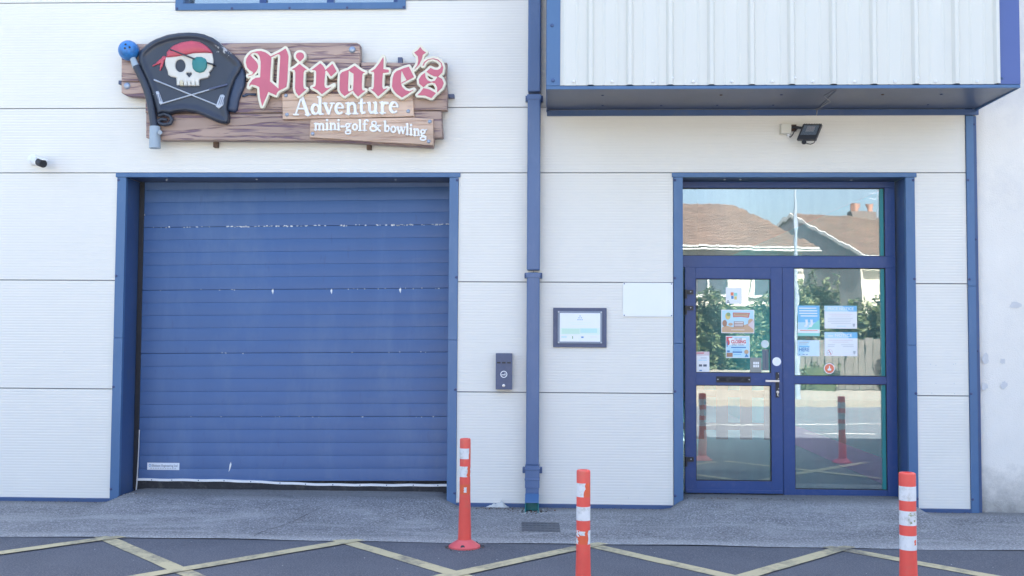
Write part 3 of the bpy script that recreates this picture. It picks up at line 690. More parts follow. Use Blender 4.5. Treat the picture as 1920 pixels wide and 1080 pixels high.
Z1 = lambda pts: [(450+x/8.307, 80+y/8.307) for x, y in pts]
Z2 = lambda pts: [(570+x/10.8, 100+y/10.8) for x, y in pts]
Z3 = lambda pts: [(690+x/9.0, 80+y/9.0) for x, y in pts]
ZF = lambda pts: [(200+x/4.154, 40+y/4.154) for x, y in pts]
S = .0049                                            # metres per pixel about the sign
SG = empty('carved_sign', tuple(at(540, 180, -.08)), "carved timber-look sign reading Pirate's Adventure mini-golf & bowling above the roller door", 'sign')
YBK, YBD, YPL, YLT = -.050, -.135, -.165, -.205
BOARDJ = .35
def board(pts, name='plank', yf=YBD, m=WOODD, yb=YBK, parent=SG, rnd=.010, bw=2.2):
    P = np.array(pts); bb = (P[:, 0].min()-2, P[:, 1].min()-2, P[:, 0].max()+2, P[:, 1].max()+2)
    return relief(name, lambda U, V: sd_poly(P, U, V), bb, 1.4, yb, yf, m, parent, bw=bw, round_=rnd, smooth=40)
board([(228, 82.5), (300, 82), (480, 80.5), (669, 80), (675.5, 84), (676, 100), (675, 118), (676, 151.4), (450, 152), (228, 153)])
board([(228, 154), (450, 153.2), (677, 152.6), (677, 117), (760, 118), (838, 117.5), (837, 150), (839.5, 176), (838.5, 200), (838.5, 206.5), (700, 209), (520, 211.6), (273, 212), (273, 182.5), (243, 180.5), (234, 178), (228, 174)])
board([(274, 213.2), (520, 212.8), (700, 210.2), (828, 208), (829, 235), (831, 257), (829, 258.6), (815, 258.6), (812, 276.5), (700, 270), (640, 266.5), (580, 264.5), (420, 263.5), (285, 262.5), (274, 258)])
ab = board([(529, 176), (774, 176), (776.5, 218.3), (655, 221.5), (530, 224)], 'name_board', YPL, WOODL, YBD+.012, rnd=.006, bw=1.5)
mb = board([(582, 224.2), (640, 222.8), (777, 220.2), (812.5, 223), (813, 250), (812.5, 272.8), (700, 266), (630, 261), (580.3, 258)], 'name_board', YPL, WOODL, YBD+.012, rnd=.006, bw=1.5)
for (u, v) in ((238.5, 161), (660.5, 93)): b = B(); p = at(u, v, YBD); b.dome((p[0], YBD+.002, p[2]), (0, -1, 0), .033, .018, ZINC, 18); b.build('bolt', SG, smooth=60)
for (u, v) in ((536, 179), (538, 215), (765.5, 208.5), (586.3, 251), (805.8, 228), (803.8, 265.2)):
    b = B(); p = at(u, v, YPL); b.dome((p[0], YPL+.002, p[2]), (0, -1, 0), .019, .012, ZINC, 14); b.build('bolt', SG, smooth=60)
for (u0, v0, u1, v1) in ((401, 262, 409.5, 277), (688, 266, 696.5, 281), (838, 177.5, 852, 184.5), (746.5, 108.5, 755, 120), (224, 152, 230, 159)):
    a = at(u0, v1, -.03); c = at(u1, v0, -.03); b = B(); b.box(a[0], c[0], -.055, -.004, a[2], c[2], NAVY if u0 > 700 or u0 < 300 else RUST); b.build('wall_bracket', SG, bevel=.003)

# blackletter word
LET = {}
LET['P'] = (Z1([(265, 133), (330, 130), (395, 150), (440, 180), (478, 213), (590, 160), (660, 122), (708, 90), (735, 140), (755, 210), (745, 400), (735, 600), (720, 690), (670, 716), (600, 750), (575, 780), (560, 818), (440, 765), (400, 860), (345, 987), (325, 910), (310, 840), (300, 690), (240, 662), (180, 650), (155, 662), (140, 695), (150, 640), (190, 580), (240, 548), (314, 540), (320, 400), (322, 300), (305, 210), (270, 165), (220, 153), (178, 168), (160, 192), (200, 240), (250, 290), (272, 325), (281, 360), (275, 400), (255, 440), (225, 475), (190, 503), (130, 522), (128, 515), (185, 495), (206, 470), (190, 450), (150, 430), (110, 385), (90, 310), (98, 250), (130, 200), (180, 155)]),
            [Z1([(486, 226), (585, 178), (612, 182), (628, 207), (615, 420), (598, 715), (465, 600), (472, 450), (484, 300)])])
LET['i'] = (Z1([(930, 330), (980, 375), (1042, 420), (1005, 430), (990, 460), (983, 600), (985, 680), (1000, 715), (1035, 725), (970, 780), (915, 830), (870, 770), (855, 700), (860, 600), (862, 460), (850, 425), (806, 415), (860, 385)]), [])
DOT = Z1([(935, 150), (965, 156), (988, 175), (997, 205), (990, 235), (965, 262), (932, 294), (900, 262), (876, 235), (870, 205), (880, 175), (903, 156)])
LET['r'] = (Z2([(330, 200), (385, 250), (415, 300), (427, 342), (575, 210), (660, 360), (545, 470), (490, 390), (457, 347), (430, 358), (418, 500), (410, 640), (425, 690), (465, 708), (540, 685), (605, 645), (500, 720), (360, 825), (280, 750), (165, 690), (225, 670), (240, 620), (248, 400), (240, 355), (205, 335), (150, 340)]), [])
LET['a'] = (Z2([(1025, 250), (1100, 310), (1170, 360), (1243, 387), (1195, 402), (1180, 430), (1170, 600), (1170, 700), (1185, 750), (1248, 752), (1180, 800), (1095, 875), (1030, 810), (990, 748), (900, 810), (820, 865), (750, 800), (720, 740), (722, 560), (730, 430), (770, 380), (905, 330)]), [Z2([(905, 345), (940, 375), (1003, 412), (1003, 560), (995, 735), (925, 775), (893, 765), (888, 700), (895, 560)])])
LET['t'] = (Z3([(258, 238), (262, 300), (258, 445), (350, 458), (350, 500), (250, 510), (240, 640), (238, 740), (258, 785), (328, 768), (260, 830), (170, 905), (110, 835), (42, 788), (85, 785), (98, 740), (103, 600), (105, 520), (95, 490), (45, 490), (120, 440), (190, 350)]), [])
LET['e'] = (Z3([(690, 405), (775, 580), (558, 693), (572, 740), (630, 800), (700, 820), (775, 793), (680, 860), (570, 925), (480, 860), (430, 800), (405, 740), (415, 600), (440, 520), (480, 480), (600, 430)]), [Z3([(565, 465), (600, 540), (650, 630), (554, 680), (553, 600)])])
APO = Z3([(882, 70), (920, 125), (980, 165), (925, 205), (905, 280), (865, 370), (778, 452), (830, 380), (848, 300), (840, 230), (778, 165), (840, 125)])
S1 = Z3([(920, 387), (945, 325), (1010, 280), (1100, 262), (1185, 286), (1245, 345), (1268, 420), (1255, 500), (1180, 574), (1110, 565), (1040, 530), (985, 490), (1055, 425), (1110, 452), (1170, 460), (1215, 440), (1240, 395), (1225, 342), (1170, 298), (1095, 274), (1020, 289), (960, 334), (937, 390)])
S2 = Z3([(960, 508), (900, 550), (858, 620), (865, 690), (935, 752), (1000, 692), (1075, 668), (1135, 690), (1168, 760), (1165, 840), (1250, 760), (1278, 680), (1250, 610), (1175, 570), (1130, 640), (1065, 660), (1005, 635), (972, 585)])
S3 = Z3([(935, 765), (1040, 790), (1145, 850), (1070, 935), (960, 890), (835, 885), (890, 830)])
def sd_letter(k, U, V):
    if k == 's': return np.minimum(np.minimum(sd_poly(S1, U, V), sd_poly(S2, U, V)), sd_poly(S3, U, V))
    if k == "'": return sd_poly(APO, U, V)
    o, hs = LET[k]; d = sd_poly(o, U, V)
    for h in hs: d = np.maximum(d, -sd_poly(h, U, V))
    if k == 'i': d = np.minimum(d, sd_poly(DOT, U, V))
    return d
KEYS = ['P', 'i', 'r', 'a', 't', 'e', "'", 's']
def sd_all(U, V):
    d = sd_letter('P', U, V)
    for k in KEYS[1:]: d = np.minimum(d, sd_letter(k, U, V))
    return d
CREAM = mat('cream_paint', (.74, .70, .56), .45, 0, .03, 8); PINK = mat('faded_red_paint', (.56, .135, .19), .4, 0, .05, 5, spec=.4)
cb = relief('lettering_back', lambda U, V: sd_all(U, V)-4.3, (448, 80, 846, 208), .9, YPL+.0, YLT, CREAM, SG, bw=1.2, round_=.003)
for k in KEYS:
    allp = {'s': S1+S2+S3, "'": APO}.get(k) or (LET[k][0]+(DOT if k == 'i' else []))
    P = np.array(allp); bb = (P[:, 0].min()-1, P[:, 1].min()-1, P[:, 0].max()+1, P[:, 1].max()+1)
    relief('letter', lambda U, V, k=k: sd_letter(k, U, V), bb, .6, YLT+.001, YLT-.004, PINK, cb, bw=.4, round_=.001)

# serif lettering
def arc(cx, cy, rx, ry, a0, a1, n=10): return [(cx+rx*math.cos(math.radians(a0+(a1-a0)*i/n)), cy+ry*math.sin(math.radians(a0+(a1-a0)*i/n))) for i in range(n+1)]
T, H = 1.0, .55
def G(ch):
    sr = lambda x0, x1, y: ([(x0, y), (x1, y)], H)
    d = {
     'A': [([(.10, 0), (.46, 1.6)], H), ([(.48, 1.6), (.86, 0)], T*1.15), ([(.24, .55), (.7, .55)], H), sr(.0, .26, .02), sr(.72, 1.0, .02)],
     'd': [(arc(.38, .48, .27, .42, 0, 360, 16), H*1.15), (arc(.38, .48, .27, .42, 110, 250, 8), T), ([(.74, 1.55), (.74, .08)], T), sr(.55, .74, 1.58), sr(.74, .98, .05)],
     'v': [([(.2, .95), (.52, .08)], T), ([(.83, .95), (.54, .06)], H), sr(.05, .36, .98), sr(.66, .97, .98)],
     'e': [([(.18, .56), (.84, .56)], H*.8), ([(.84, .56)]+arc(.5, .5, .36, .46, 15, 310, 14), H*1.2), (arc(.5, .5, .34, .44, 110, 250, 8), T)],
     'n': [([(.24, .95), (.24, 0)], T), ([(.24, .7), (.42, .92), (.62, .95), (.75, .75), (.77, .1)], T*.95), sr(.06, .24, .96), sr(.08, .42, .03), sr(.6, .96, .03)],
     't': [([(.4, 1.3), (.4, .25)], T), ([(.4, .25), (.52, .06), (.8, .1)], T*.8), sr(.08, .88, .95)],
     'u': [([(.22, .95), (.22, .3), (.36, .07), (.58, .1), (.76, .28)], T*.9), ([(.77, .95), (.77, .06)], T), sr(.06, .22, .96), sr(.6, .77, .96), sr(.77, .96, .04)],
     'r': [([(.32, .95), (.32, 0)], T), ([(.32, .65), (.55, .92), (.86, .9)], T*.85), sr(.08, .32, .96), sr(.1, .62, .03)],
     'm': [([(.16, .95), (.16, 0)], T), ([(.16, .7), (.3, .93), (.46, .85), (.5, .6), (.5, 0)], T*.95), ([(.5, .7), (.64, .93), (.8, .85), (.84, .6), (.84, 0)], T*.95), sr(.03, .16, .96), sr(.04, .28, .02), sr(.4, .6, .02), sr(.74, .97, .02)],
     'i': [([(.5, .95), (.5, 0)], T), ([(.5, 1.42), (.5, 1.46)], T*1.15), sr(.2, .5, .96), sr(.15, .85, .02)],
     '-': [([(.15, .5), (.85, .5)], T)],
     'g': [(arc(.45, .68, .26, .27, 0, 360, 14), T*.8), ([(.66, .88), (.93, .98)], H), ([(.3, .38), (.28, .16), (.6, .06), (.82, -.08)], T*.75), (arc(.48, -.34, .34, .25, 0, 360, 14), T*.75)],
     'o': [(arc(.5, .48, .32, .43, 0, 360, 16), T*.9)],
     'l': [([(.5, 1.55), (.5, 0)], T), sr(.22, .5, 1.57), sr(.15, .85, .02)],
     'f': [([(.36, 0), (.36, 1.25), (.48, 1.5), (.72, 1.55), (.9, 1.42)], T*.9), sr(.08, .76, .95), sr(.12, .66, .02)],
     '&': [(arc(.4, 1.18, .19, .3, 0, 360, 12), T*.7), (arc(.36, .42, .28, .38, 40, 330, 14), T*.9), ([(.26, 1.0), (.9, .06)], T), ([(.84, .8), (.62, .3)], T*.6), sr(.66, .98, .84)],
     'b': [([(.22, 1.55), (.22, .1)], T), (arc(.52, .47, .3, .42, 0, 360, 16), T*.8), sr(.02, .22, 1.57)],
     'w': [([(.12, .95), (.31, .08)], T), ([(.33, .08), (.5, .9)], H), ([(.5, .95), (.7, .08)], T), ([(.72, .08), (.9, .95)], H), sr(.0, .24, .97), sr(.4, .6, .97), sr(.8, 1.0, .97)],
    }
    return d[ch]
def serif(ch, u0, u1, base, xh, r, parent, yf, yb, slope=0):
    S_ = []
    for pl, k in G(ch):
        q = [(u0+(u1-u0)*x, base+slope*(u1-u0)*x-xh*y) for x, y in pl]
        S_ += [(*a, *c, r*k) for a, c in zip(q[:-1], q[1:])]
    bb = (min(min(s[0], s[2]) for s in S_)-r*1.6, min(min(s[1], s[3]) for s in S_)-r*1.6, max(max(s[0], s[2]) for s in S_)+r*1.6, max(max(s[1], s[3]) for s in S_)+r*1.6)
    relief('letter', lambda U, V: sd_cap(S_, U, V), bb, .55, yb, yf, WHL, parent, bw=.8, round_=.003)
WHL = mat('white_letter_paint', (.82, .82, .80), .45, 0, .02, 8)
for ch, u0, u1, bs in (('A', 551, 581.5, 215.3), ('d', 582.5, 606, 214.8), ('v', 604.5, 627, 214.3), ('e', 626.5, 646, 214), ('n', 647, 671.5, 213.6), ('t', 671.5, 686.5, 213.2), ('u', 688, 709, 212.8), ('r', 711, 729, 212.2), ('e', 728.5, 748.5, 211.8)):
    serif(ch, u0, u1, bs, 21.0, 2.85, ab, YPL-.016, YPL+.002)
for ch, u0, u1, bs in (('m', 588.5, 609.5, 243.6), ('i', 609.5, 617, 243.6), ('n', 617, 631.5, 243.6), ('i', 631, 638.5, 243.6), ('-', 638.5, 646.5, 243.6), ('g', 646, 659.5, 243.8), ('o', 659, 672, 244.2), ('l', 671, 679, 244.6), ('f', 679, 691.5, 244.6), ('&', 692.5, 714.5, 246.2), ('b', 719.5, 731.5, 247.0), ('o', 731, 744, 248.6), ('w', 743.5, 761, 250.6), ('l', 760, 767.5, 252.0), ('i', 767, 774.5, 252.8), ('n', 774.5, 788, 254.3), ('g', 786, 801, 255.5)):
    serif(ch, u0, u1, bs, 12.6, 1.95, mb, YPL-.013, YPL+.002)

# flag with skull
def flag_mat():
    m = mat('flag_black', (.030, .038, .058), .36, 0, .12, 4); N, L = nodes(m); p = N['Principled BSDF']; src = p.inputs['Base Color'].links[0].from_socket
    tc = N.new('ShaderNodeTexCoord'); n = N.new('ShaderNodeTexNoise'); n.inputs['Scale'].default_value = 28; n.inputs['Detail'].default_value = 6; n.inputs['Roughness'].default_value = .7; L.new(tc.outputs['Object'], n.inputs['Vector'])
    q = at(425, 84, -.2); vm = N.new('ShaderNodeVectorMath'); vm.operation = 'DISTANCE'; L.new(tc.outputs['Object'], vm.inputs[0]); vm.inputs[1].default_value = (q[0], -.2, q[2])
    r = N.new('ShaderNodeMapRange'); r.inputs[1].default_value = .03; r.inputs[2].default_value = .22; r.inputs[3].default_value = .22; r.inputs[4].default_value = -.25; L.new(vm.outputs['Value'], r.inputs[0])
    ad = N.new('ShaderNodeMath'); ad.operation = 'ADD'; L.new(n.outputs['Fac'], ad.inputs[0]); L.new(r.outputs[0], ad.inputs[1])
    s = N.new('ShaderNodeMapRange'); s.inputs[1].default_value = .62; s.inputs[2].default_value = .68; s.inputs[4].default_value = .8; L.new(ad.outputs[0], s.inputs[0])
    c = N.new('ShaderNodeMix'); c.data_type = 'RGBA'; L.new(s.outputs[0], c.inputs[0]); L.new(src, c.inputs[6]); c.inputs[7].default_value = (.6, .6, .6, 1); L.new(c.outputs[2], p.inputs['Base Color']); return m
FLAGM = flag_mat(); FOLDM = mat('flag_fold', (.03, .05, .10), .4, 0, .2, 6)
FP = ZF([(248, 262), (262, 228), (300, 190), (340, 160), (380, 138), (470, 105), (560, 90), (640, 86), (700, 90), (760, 101), (830, 130), (880, 165), (940, 222), (1000, 268), (1040, 310), (1056, 350), (1042, 390), (1005, 450), (972, 530), (955, 600), (942, 680), (955, 740), (950, 785), (930, 798), (900, 796), (860, 785), (780, 750), (700, 715), (610, 702), (540, 708), (490, 722), (440, 712), (405, 722), (395, 740), (372, 640), (342, 540), (305, 450), (268, 370), (248, 300)])
fold = ZF([(1050, 340), (1075, 380), (1088, 430), (1078, 510), (1050, 570), (1032, 620), (1020, 690), (1000, 712), (960, 706), (930, 690), (940, 600), (980, 450)])
FB = (255, 55, 470, 235)
YFL = -.200
def hump(U, V, d):
    # shallow hollow inside a raised rim, the left edge rolled
    cx, cy = 348.0, 142.0; r = np.hypot((U-cx)/85, (V-cy)/75)
    return .018*np.exp(-((d-6)/5.0)**2)-.008*np.clip(1-r, 0, 1)
flag = relief('flag', lambda U, V: sd_poly(FP, U, V), FB, 1.1, YBD+.0, YFL+.012, FLAGM, SG, bw=4, round_=.020, hfun=hump)
relief('flag_fold', lambda U, V: sd_poly(fold, U, V), (420, 115, 466, 216), 1.2, YBD, YBD-.045, FOLDM, SG, bw=9, round_=.035)
b2p = ZF([(1085, 560), (1165, 560), (1160, 580), (1110, 575), (1065, 592), (1050, 580)]); relief('flag_fold', lambda U, V: sd_poly(b2p, U, V), (448, 170, 484, 186), .9, YBD, YBD-.02, FOLDM, SG, bw=2, round_=.01)
q = lambda x, y, yy: tuple(at(200+x/4.154, 40+y/4.154, yy))
b = B(); pth = [q(x, y, -.185) for x, y in ((232, 350), (262, 415), (292, 475), (318, 545), (338, 620), (352, 700), (366, 790), (372, 830))]
b.tube(pth, .034, FLAGM, 14); b.build('rolled_edge', SG, smooth=70)
b = B(); b.tube([q(x, y, -.175) for x, y in ((405, 735), (450, 722), (492, 738), (508, 765), (498, 795), (450, 805), (410, 795), (400, 775), (430, 762), (470, 768))], .016, FLAGM, 10); b.build('flag_curl', SG, smooth=70)
GREYP = mat('grey_painted_pole', (.24, .28, .34), .4, 0, .06, 6)
POLEP = mat('painted_flag_pole', (.34, .41, .47), .4, 0, .06, 6)
b = B(); b.cyl(q(195, 270, -.175), q(232, 360, -.182), .026, POLEP, 18, .033); b.build('pole_top', SG, smooth=50)
b = B(); b.cyl(q(376, 820, -.185), q(376, 988, -.185), .047, POLEP, 24, .050)
b.cyl(q(415, 865, -.15), q(415, 865, -.24), .020, POLEP, 14); b.build('flag_pole', SG, smooth=50)
BALL = mat('bowling_ball_blue', (.035, .19, .50), .3, 0, .35, 14)
b = B(); c = np.array(q(172, 228, -.17)); R_ = .093
b.lathe(c-np.array([0, 0, R_]), (0, 0, 1), [(R_-R_*math.cos(PI*i/16), max(R_*math.sin(PI*i/16), .0005)) for i in range(17)], BALL, 28)
for (x, y) in ((178, 200), (175, 232), (208, 222)):
    p = np.array(q(x, y, -.17)); dx, dz = p[0]-c[0], p[2]-c[2]; dy = math.sqrt(R_*R_-dx*dx-dz*dz); nn = np.array([dx, -dy, dz])/R_
    b.cyl(c+nn*(R_-.004), c+nn*(R_+.0006), .010, BLACK, 12)
b.build('bowling_ball', SG, smooth=50)
SKW = mat('skull_white', (.64, .62, .56), .4, 0, .03, 9); SHD = mat('skull_socket', (.035, .045, .065), .5); TOOTH = mat('aged_tooth', (.62, .56, .40), .4)
SK = ZF([(462, 280), (520, 268), (650, 240), (820, 240), (833, 300), (830, 350), (820, 378), (800, 395), (804, 418), (790, 440), (750, 448), (724, 455), (718, 478), (546, 478), (541, 440), (500, 432), (480, 418), (474, 385), (457, 345), (455, 305)])
EYE = ((200+575/4.154, 40+347/4.154), (9.2, 11.6)); 
NOSE = ZF([(643, 437), (622, 412), (625, 402), (636, 400), (643, 407), (650, 400), (661, 402), (664, 412)])
def sdsk(U, V): return np.maximum(np.maximum(sd_poly(SK, U, V), -sd_ell(*EYE, U, V)), -sd_poly(NOSE, U, V))
YS = YFL+.008
relief('skull', sdsk, (305, 92, 405, 160), .8, YS+.02, YS-.014, SKW, flag, bw=3.2, round_=.014)
relief('eye_socket', lambda U, V: sd_ell(EYE[0], (10, 12.4), U, V), (325, 108, 352, 140), 1, YS+.02, YS-.002, SHD, flag, bw=1, round_=.001)
relief('nose', lambda U, V: sd_poly(NOSE, U, V)-.6, (346, 134, 364, 148), .8, YS+.02, YS-.002, SHD, flag, bw=1, round_=.001)
for i, (a, c2) in enumerate(((545, 571), (572, 598), (600, 627), (629, 656), (658, 690), (692, 720))):
    tp = [(a, 452+i % 2*4), (c2-1, 452+i % 2*4), (c2-1, 502-(i in (0,))*4), (a+1, 502-(i in (0,))*4)]; P = ZF(tp)
    relief('tooth', lambda U, V, P=P: sd_poly(P, U, V)-.1, (P[0][0]-2, P[0][1]-2, P[2][0]+2, P[2][1]+2), .7, YS+.02, YS-.018, TOOTH if i == 1 else SKW, flag, bw=2, round_=.010)
REDB = mat('bandana_red', (.50, .075, .11), .35, 0, .12, 6)
BD = ZF([(465, 282), (468, 240), (488, 215), (515, 190), (580, 163), (660, 150), (725, 160), (780, 192), (812, 225), (826, 250), (760, 246), (680, 250), (610, 266), (540, 278)])
relief('bandana', lambda U, V: sd_poly(BD, U, V), (308, 72, 402, 112), .9, YS+.02, YS-.012, REDB, flag, bw=3, round_=.012, puff=.022, pr=13)
TL = [(447, 287, 447, 287, 18), (440, 292, 400, 325, 13), (400, 325, 362, 346, 7), (437, 310, 425, 350, 12), (425, 350, 418, 378, 7)]
TL = [(200+a/4.154, 40+b_/4.154, 200+c_/4.154, 40+d_/4.154, r/4.154) for a, b_, c_, d_, r in TL]
relief('bandana_knot', lambda U, V: sd_cap(TL, U, V), (282, 98, 318, 138), .8, YS+.02, YS-.006, REDB, flag, bw=2.5, round_=.012)
PT = ZF([(668, 290), (700, 276), (740, 276), (772, 292), (786, 325), (780, 365), (757, 395), (725, 403), (692, 393), (670, 368), (663, 330)])
relief('eye_patch', lambda U, V: sd_poly(PT, U, V), (357, 103, 392, 140), .8, YS-.004, YS-.020, mat('patch_teal', (.025, .20, .20), .4, 0, .1, 8), flag, bw=3, round_=.010, puff=.012, pr=11)
STR = [(200+a/4.154, 40+b_/4.154, 200+c_/4.154, 40+d_/4.154, 1.2) for a, b_, c_, d_ in ((492, 217, 680, 290), (783, 322, 832, 334))]
relief('patch_strap', lambda U, V: sd_cap(STR, U, V), (314, 88, 404, 124), .6, YS+.01, YS-.040, FLAGM, flag, bw=.8, round_=.004)
CLUB = mat('club_silver', (.42, .45, .50), .35, .3, .1, 20)
for shaft, head, grip in ((((372, 456), (862, 655)), [(848, 662), (884, 572), (905, 569), (940, 592), (932, 640), (872, 682)], ((372, 456), (400, 468))), (((935, 492), (430, 640)), [(420, 652), (395, 630), (360, 568), (374, 546), (404, 543), (440, 636)], ((935, 493), (800, 528)))):
    (a, c1), (gg, hh) = shaft, grip
    sc = lambda p: (200+p[0]/4.154, 40+p[1]/4.154)
    S_ = [(*sc(a), *sc(c1), 1.35)]; HP = ZF(head); H2 = [sc(((x-np.mean([h[0] for h in head]))*.66+np.mean([h[0] for h in head]), (y-np.mean([h[1] for h in head]))*.66+np.mean([h[1] for h in head]))) for x, y in head]
    o = relief('golf_club', lambda U, V: np.minimum(sd_cap(S_, U, V), sd_poly(HP, U, V)), (284, 142, 432, 208), .75, YS+.02, YS-.008, CLUB, flag, bw=1.0, round_=.004)
    # grooves of the club face, grip
    b = B()
    for k_ in (.25, .45, .65, .85):
        p0 = Vector(H2[1]).lerp(Vector(H2[-2] if len(H2) > 5 else H2[3]), k_); 
    S2_ = [(*sc(gg), *sc(hh), 1.7)]
    relief('golf_club_grip', lambda U, V: sd_cap(S2_, U, V), (284, 142, 432, 175), .75, YS+.02, YS-.011, CLUB if gg[0] < 500 else NAVY, flag, bw=1.2, round_=.005)
    hm = (np.mean([h[0] for h in head]), np.mean([h[1] for h in head]))
    G_ = []
    for k_ in (-14, 0, 14):
        p0 = sc((hm[0]+k_-(6 if gg[0] > 500 else -6), hm[1]-28)); p1 = sc((hm[0]+k_+(10 if gg[0] > 500 else -10), hm[1]+26)); G_.append((*p0, *p1, .6))
    relief('club_groove', lambda U, V: sd_cap(G_, U, V), (284, 165, 432, 205), .5, YS, YS-.0095, NAVY, flag, bw=.5, round_=.0005)

# ------------------------------------------------------------------ wall-mounted things
def poster(name, u0, v0, u1, v1, y, label, cat, items, base=PAPER, group=None):
    a = at(u0, v1, y); c = at(u1, v0, y); b = B(); x0, z0, x1, z1 = a[0], a[2], c[0], c[2]; Wd, Ht = x1-x0, z1-z0
    b.box(x0, x1, y-.0012, y, z0, z1, base); k = 0
    for it in items:
        k += 1; yy = y-.0012-.0003*k
        if it[0] == 'r':
            _, a0, b0, a1, b1, m = it; p = [(x0+Wd*a0, yy, z1-Ht*b1), (x0+Wd*a1, yy, z1-Ht*b1), (x0+Wd*a1, yy, z1-Ht*b0), (x0+Wd*a0, yy, z1-Ht*b0)]; b.poly(p, m)
        elif it[0] == 'e':
            _, cx, cy, rx, ry, m = it; b.poly([(x0+Wd*cx+rx*Wd*math.cos(2*PI*i/20), yy, z1-Ht*cy+ry*Ht*math.sin(2*PI*i/20)) for i in range(20)], m)
        elif it[0] == 'p':
            b.poly([(x0+Wd*s, yy, z1-Ht*t) for s, t in it[1]], it[2])
        elif it[0] == 't':
            _, s, cx, by, h, m = it[:6]; wmax = it[6] if len(it) > 6 else None
            v, f = text_polys(s, h*Ht*1.35, .0 if len(it) < 8 else it[7]*h*Ht, 'LEFT')
            if not v: continue
            xa, xb = min(p[0] for p in v), max(p[0] for p in v); sx = 1.0
            if wmax: sx = wmax*Wd/(xb-xa)
            b.add([(x0+Wd*cx+(p[0]-(xa+xb)/2)*sx, yy, z1-Ht*by+p[1]) for p in v], f, m)
    o = b.build(name); tag(o, label, cat, group); return o
def flat(n, c, r=.55): return mat(n, c, r, 0, .01, 3)
CB = flat('print_sky_blue', (.22, .55, .80)); CB2 = flat('print_pale_blue', (.52, .76, .88)); CN = flat('print_navy', (.10, .28, .55)); CG = flat('print_green', (.30, .70, .62)); CR = flat('print_red', (.62, .12, .14)); CO = flat('print_orange', (.80, .22, .12)); CGY = flat('print_grey', (.50, .54, .58)); CDK = flat('print_dark', (.12, .15, .2)); CT1 = flat('print_tan', (.62, .42, .27)); CT2 = flat('print_brown', (.42, .24, .16)); CYL = flat('print_yellow', (.72, .60, .22)); CW = flat('print_white', (.86, .88, .9)); CPK = flat('print_pink_grey', (.72, .62, .64)); CGP = flat('print_pale_green', (.60, .80, .66)); CMINT = flat('print_mint', (.55, .80, .74)); CLG = flat('print_light_green', (.74, .86, .76)); CPL = flat('print_leaf', (.30, .42, .22))
def lines(n, y0, dy, x0, x1, h, m, jit=.12): return [('r', x0+random.uniform(0, jit)*(i == n-1), y0+dy*i, x1-random.uniform(0, jit), y0+dy*i+h, m) for i in range(n)]
YG = YD+.03-.0005; YG2 = YF+.035-.0005
poster('paper_notice', 1361, 539, 1391, 569.5, YG, 'small square white notice with a four-colour emblem, topmost on the glass door', 'notice',
       [('r', .30, .30, .48, .50, CO), ('r', .50, .33, .70, .52, CG), ('r', .33, .52, .48, .70, CN), ('r', .52, .54, .68, .74, CYL), ('r', .08, .80, .18, .85, CDK), ('r', .06, .88, .22, .94, CDK)])
poster('map_poster', 1352.5, 581, 1414, 624.5, YG, 'blue and tan illustrated map poster in the middle of the glass door', 'poster',
       [('r', .02, .03, .98, .97, CB2), ('p', [(.02, .75), (.15, .68), (.35, .74), (.6, .70), (.8, .60), (.98, .52), (.98, .97), (.02, .97)], CT1), ('p', [(.35, .12), (.87, .13), (.83, .34), (.60, .30), (.36, .32)], CR), ('p', [(.37, .15), (.84, .16), (.81, .31), (.60, .27), (.38, .29)], CT1), ('r', .42, .20, .78, .22, CT2), ('e', .20, .27, .08, .15, CYL), ('e', .22, .20, .06, .08, CPL), ('r', .38, .50, .68, .74, CT2), ('r', .40, .53, .66, .56, CW), ('r', .40, .60, .66, .63, CW), ('r', .40, .67, .66, .70, CW), ('e', .10, .58, .07, .14, CT2), ('e', .28, .62, .07, .06, CT1), ('e', .90, .52, .09, .14, CT1), ('p', [(.80, .65), (.98, .42), (.98, .85)], CPK), ('r', .30, .85, .70, .87, CW), ('r', .36, .90, .62, .92, CYL)])
poster('closing_poster', 1361, 630, 1405.5, 671, YG, 'pale blue poster with CLOSING in red, below the map poster on the door', 'poster',
       [('r', .02, .04, .98, .98, CB2), ('p', [(.02, .04), (.3, .04), (.1, .3), (.02, .35)], CR), ('r', .12, .10, .85, .42, CW), ('t', 'WE ARE', .52, .18, .10, CDK, .32), ('t', 'CLOSING', .53, .33, .15, CR, .62, .06), ('t', 'EARLY TODAY', .52, .44, .085, CDK, .52), ('r', .22, .50, .84, .55, CN), ('r', .30, .62, .66, .66, CB), ('r', .28, .70, .68, .77, CN), ('r', .32, .83, .64, .86, CB), ('r', .05, .66, .16, .74, CN), ('r', .03, .77, .28, .95, CT2), ('e', .86, .72, .09, .10, CT1), ('p', [(.78, .95), (.86, .80), (.95, .95)], CN), ('e', .10, .30, .06, .12, CR), ('r', .04, .25, .07, .5, CN)])
poster('paper_notice', 1304.8, 659.5, 1330, 699, YG, 'white notice with a red heading strip at the bottom left of the door glass', 'notice',
       [('r', 0, 0, 1, .18, CPK), ('r', .05, .04, .6, .09, CR), ('r', .35, .28, .8, .31, CGY), ('r', .2, .38, .5, .42, CB2), ('r', .55, .38, .8, .42, CB2), ('r', .22, .60, .46, .70, CDK), ('r', .54, .60, .80, .70, CDK), ('r', .25, .86, .45, .91, CN)], base=CB2 if False else PAPER)
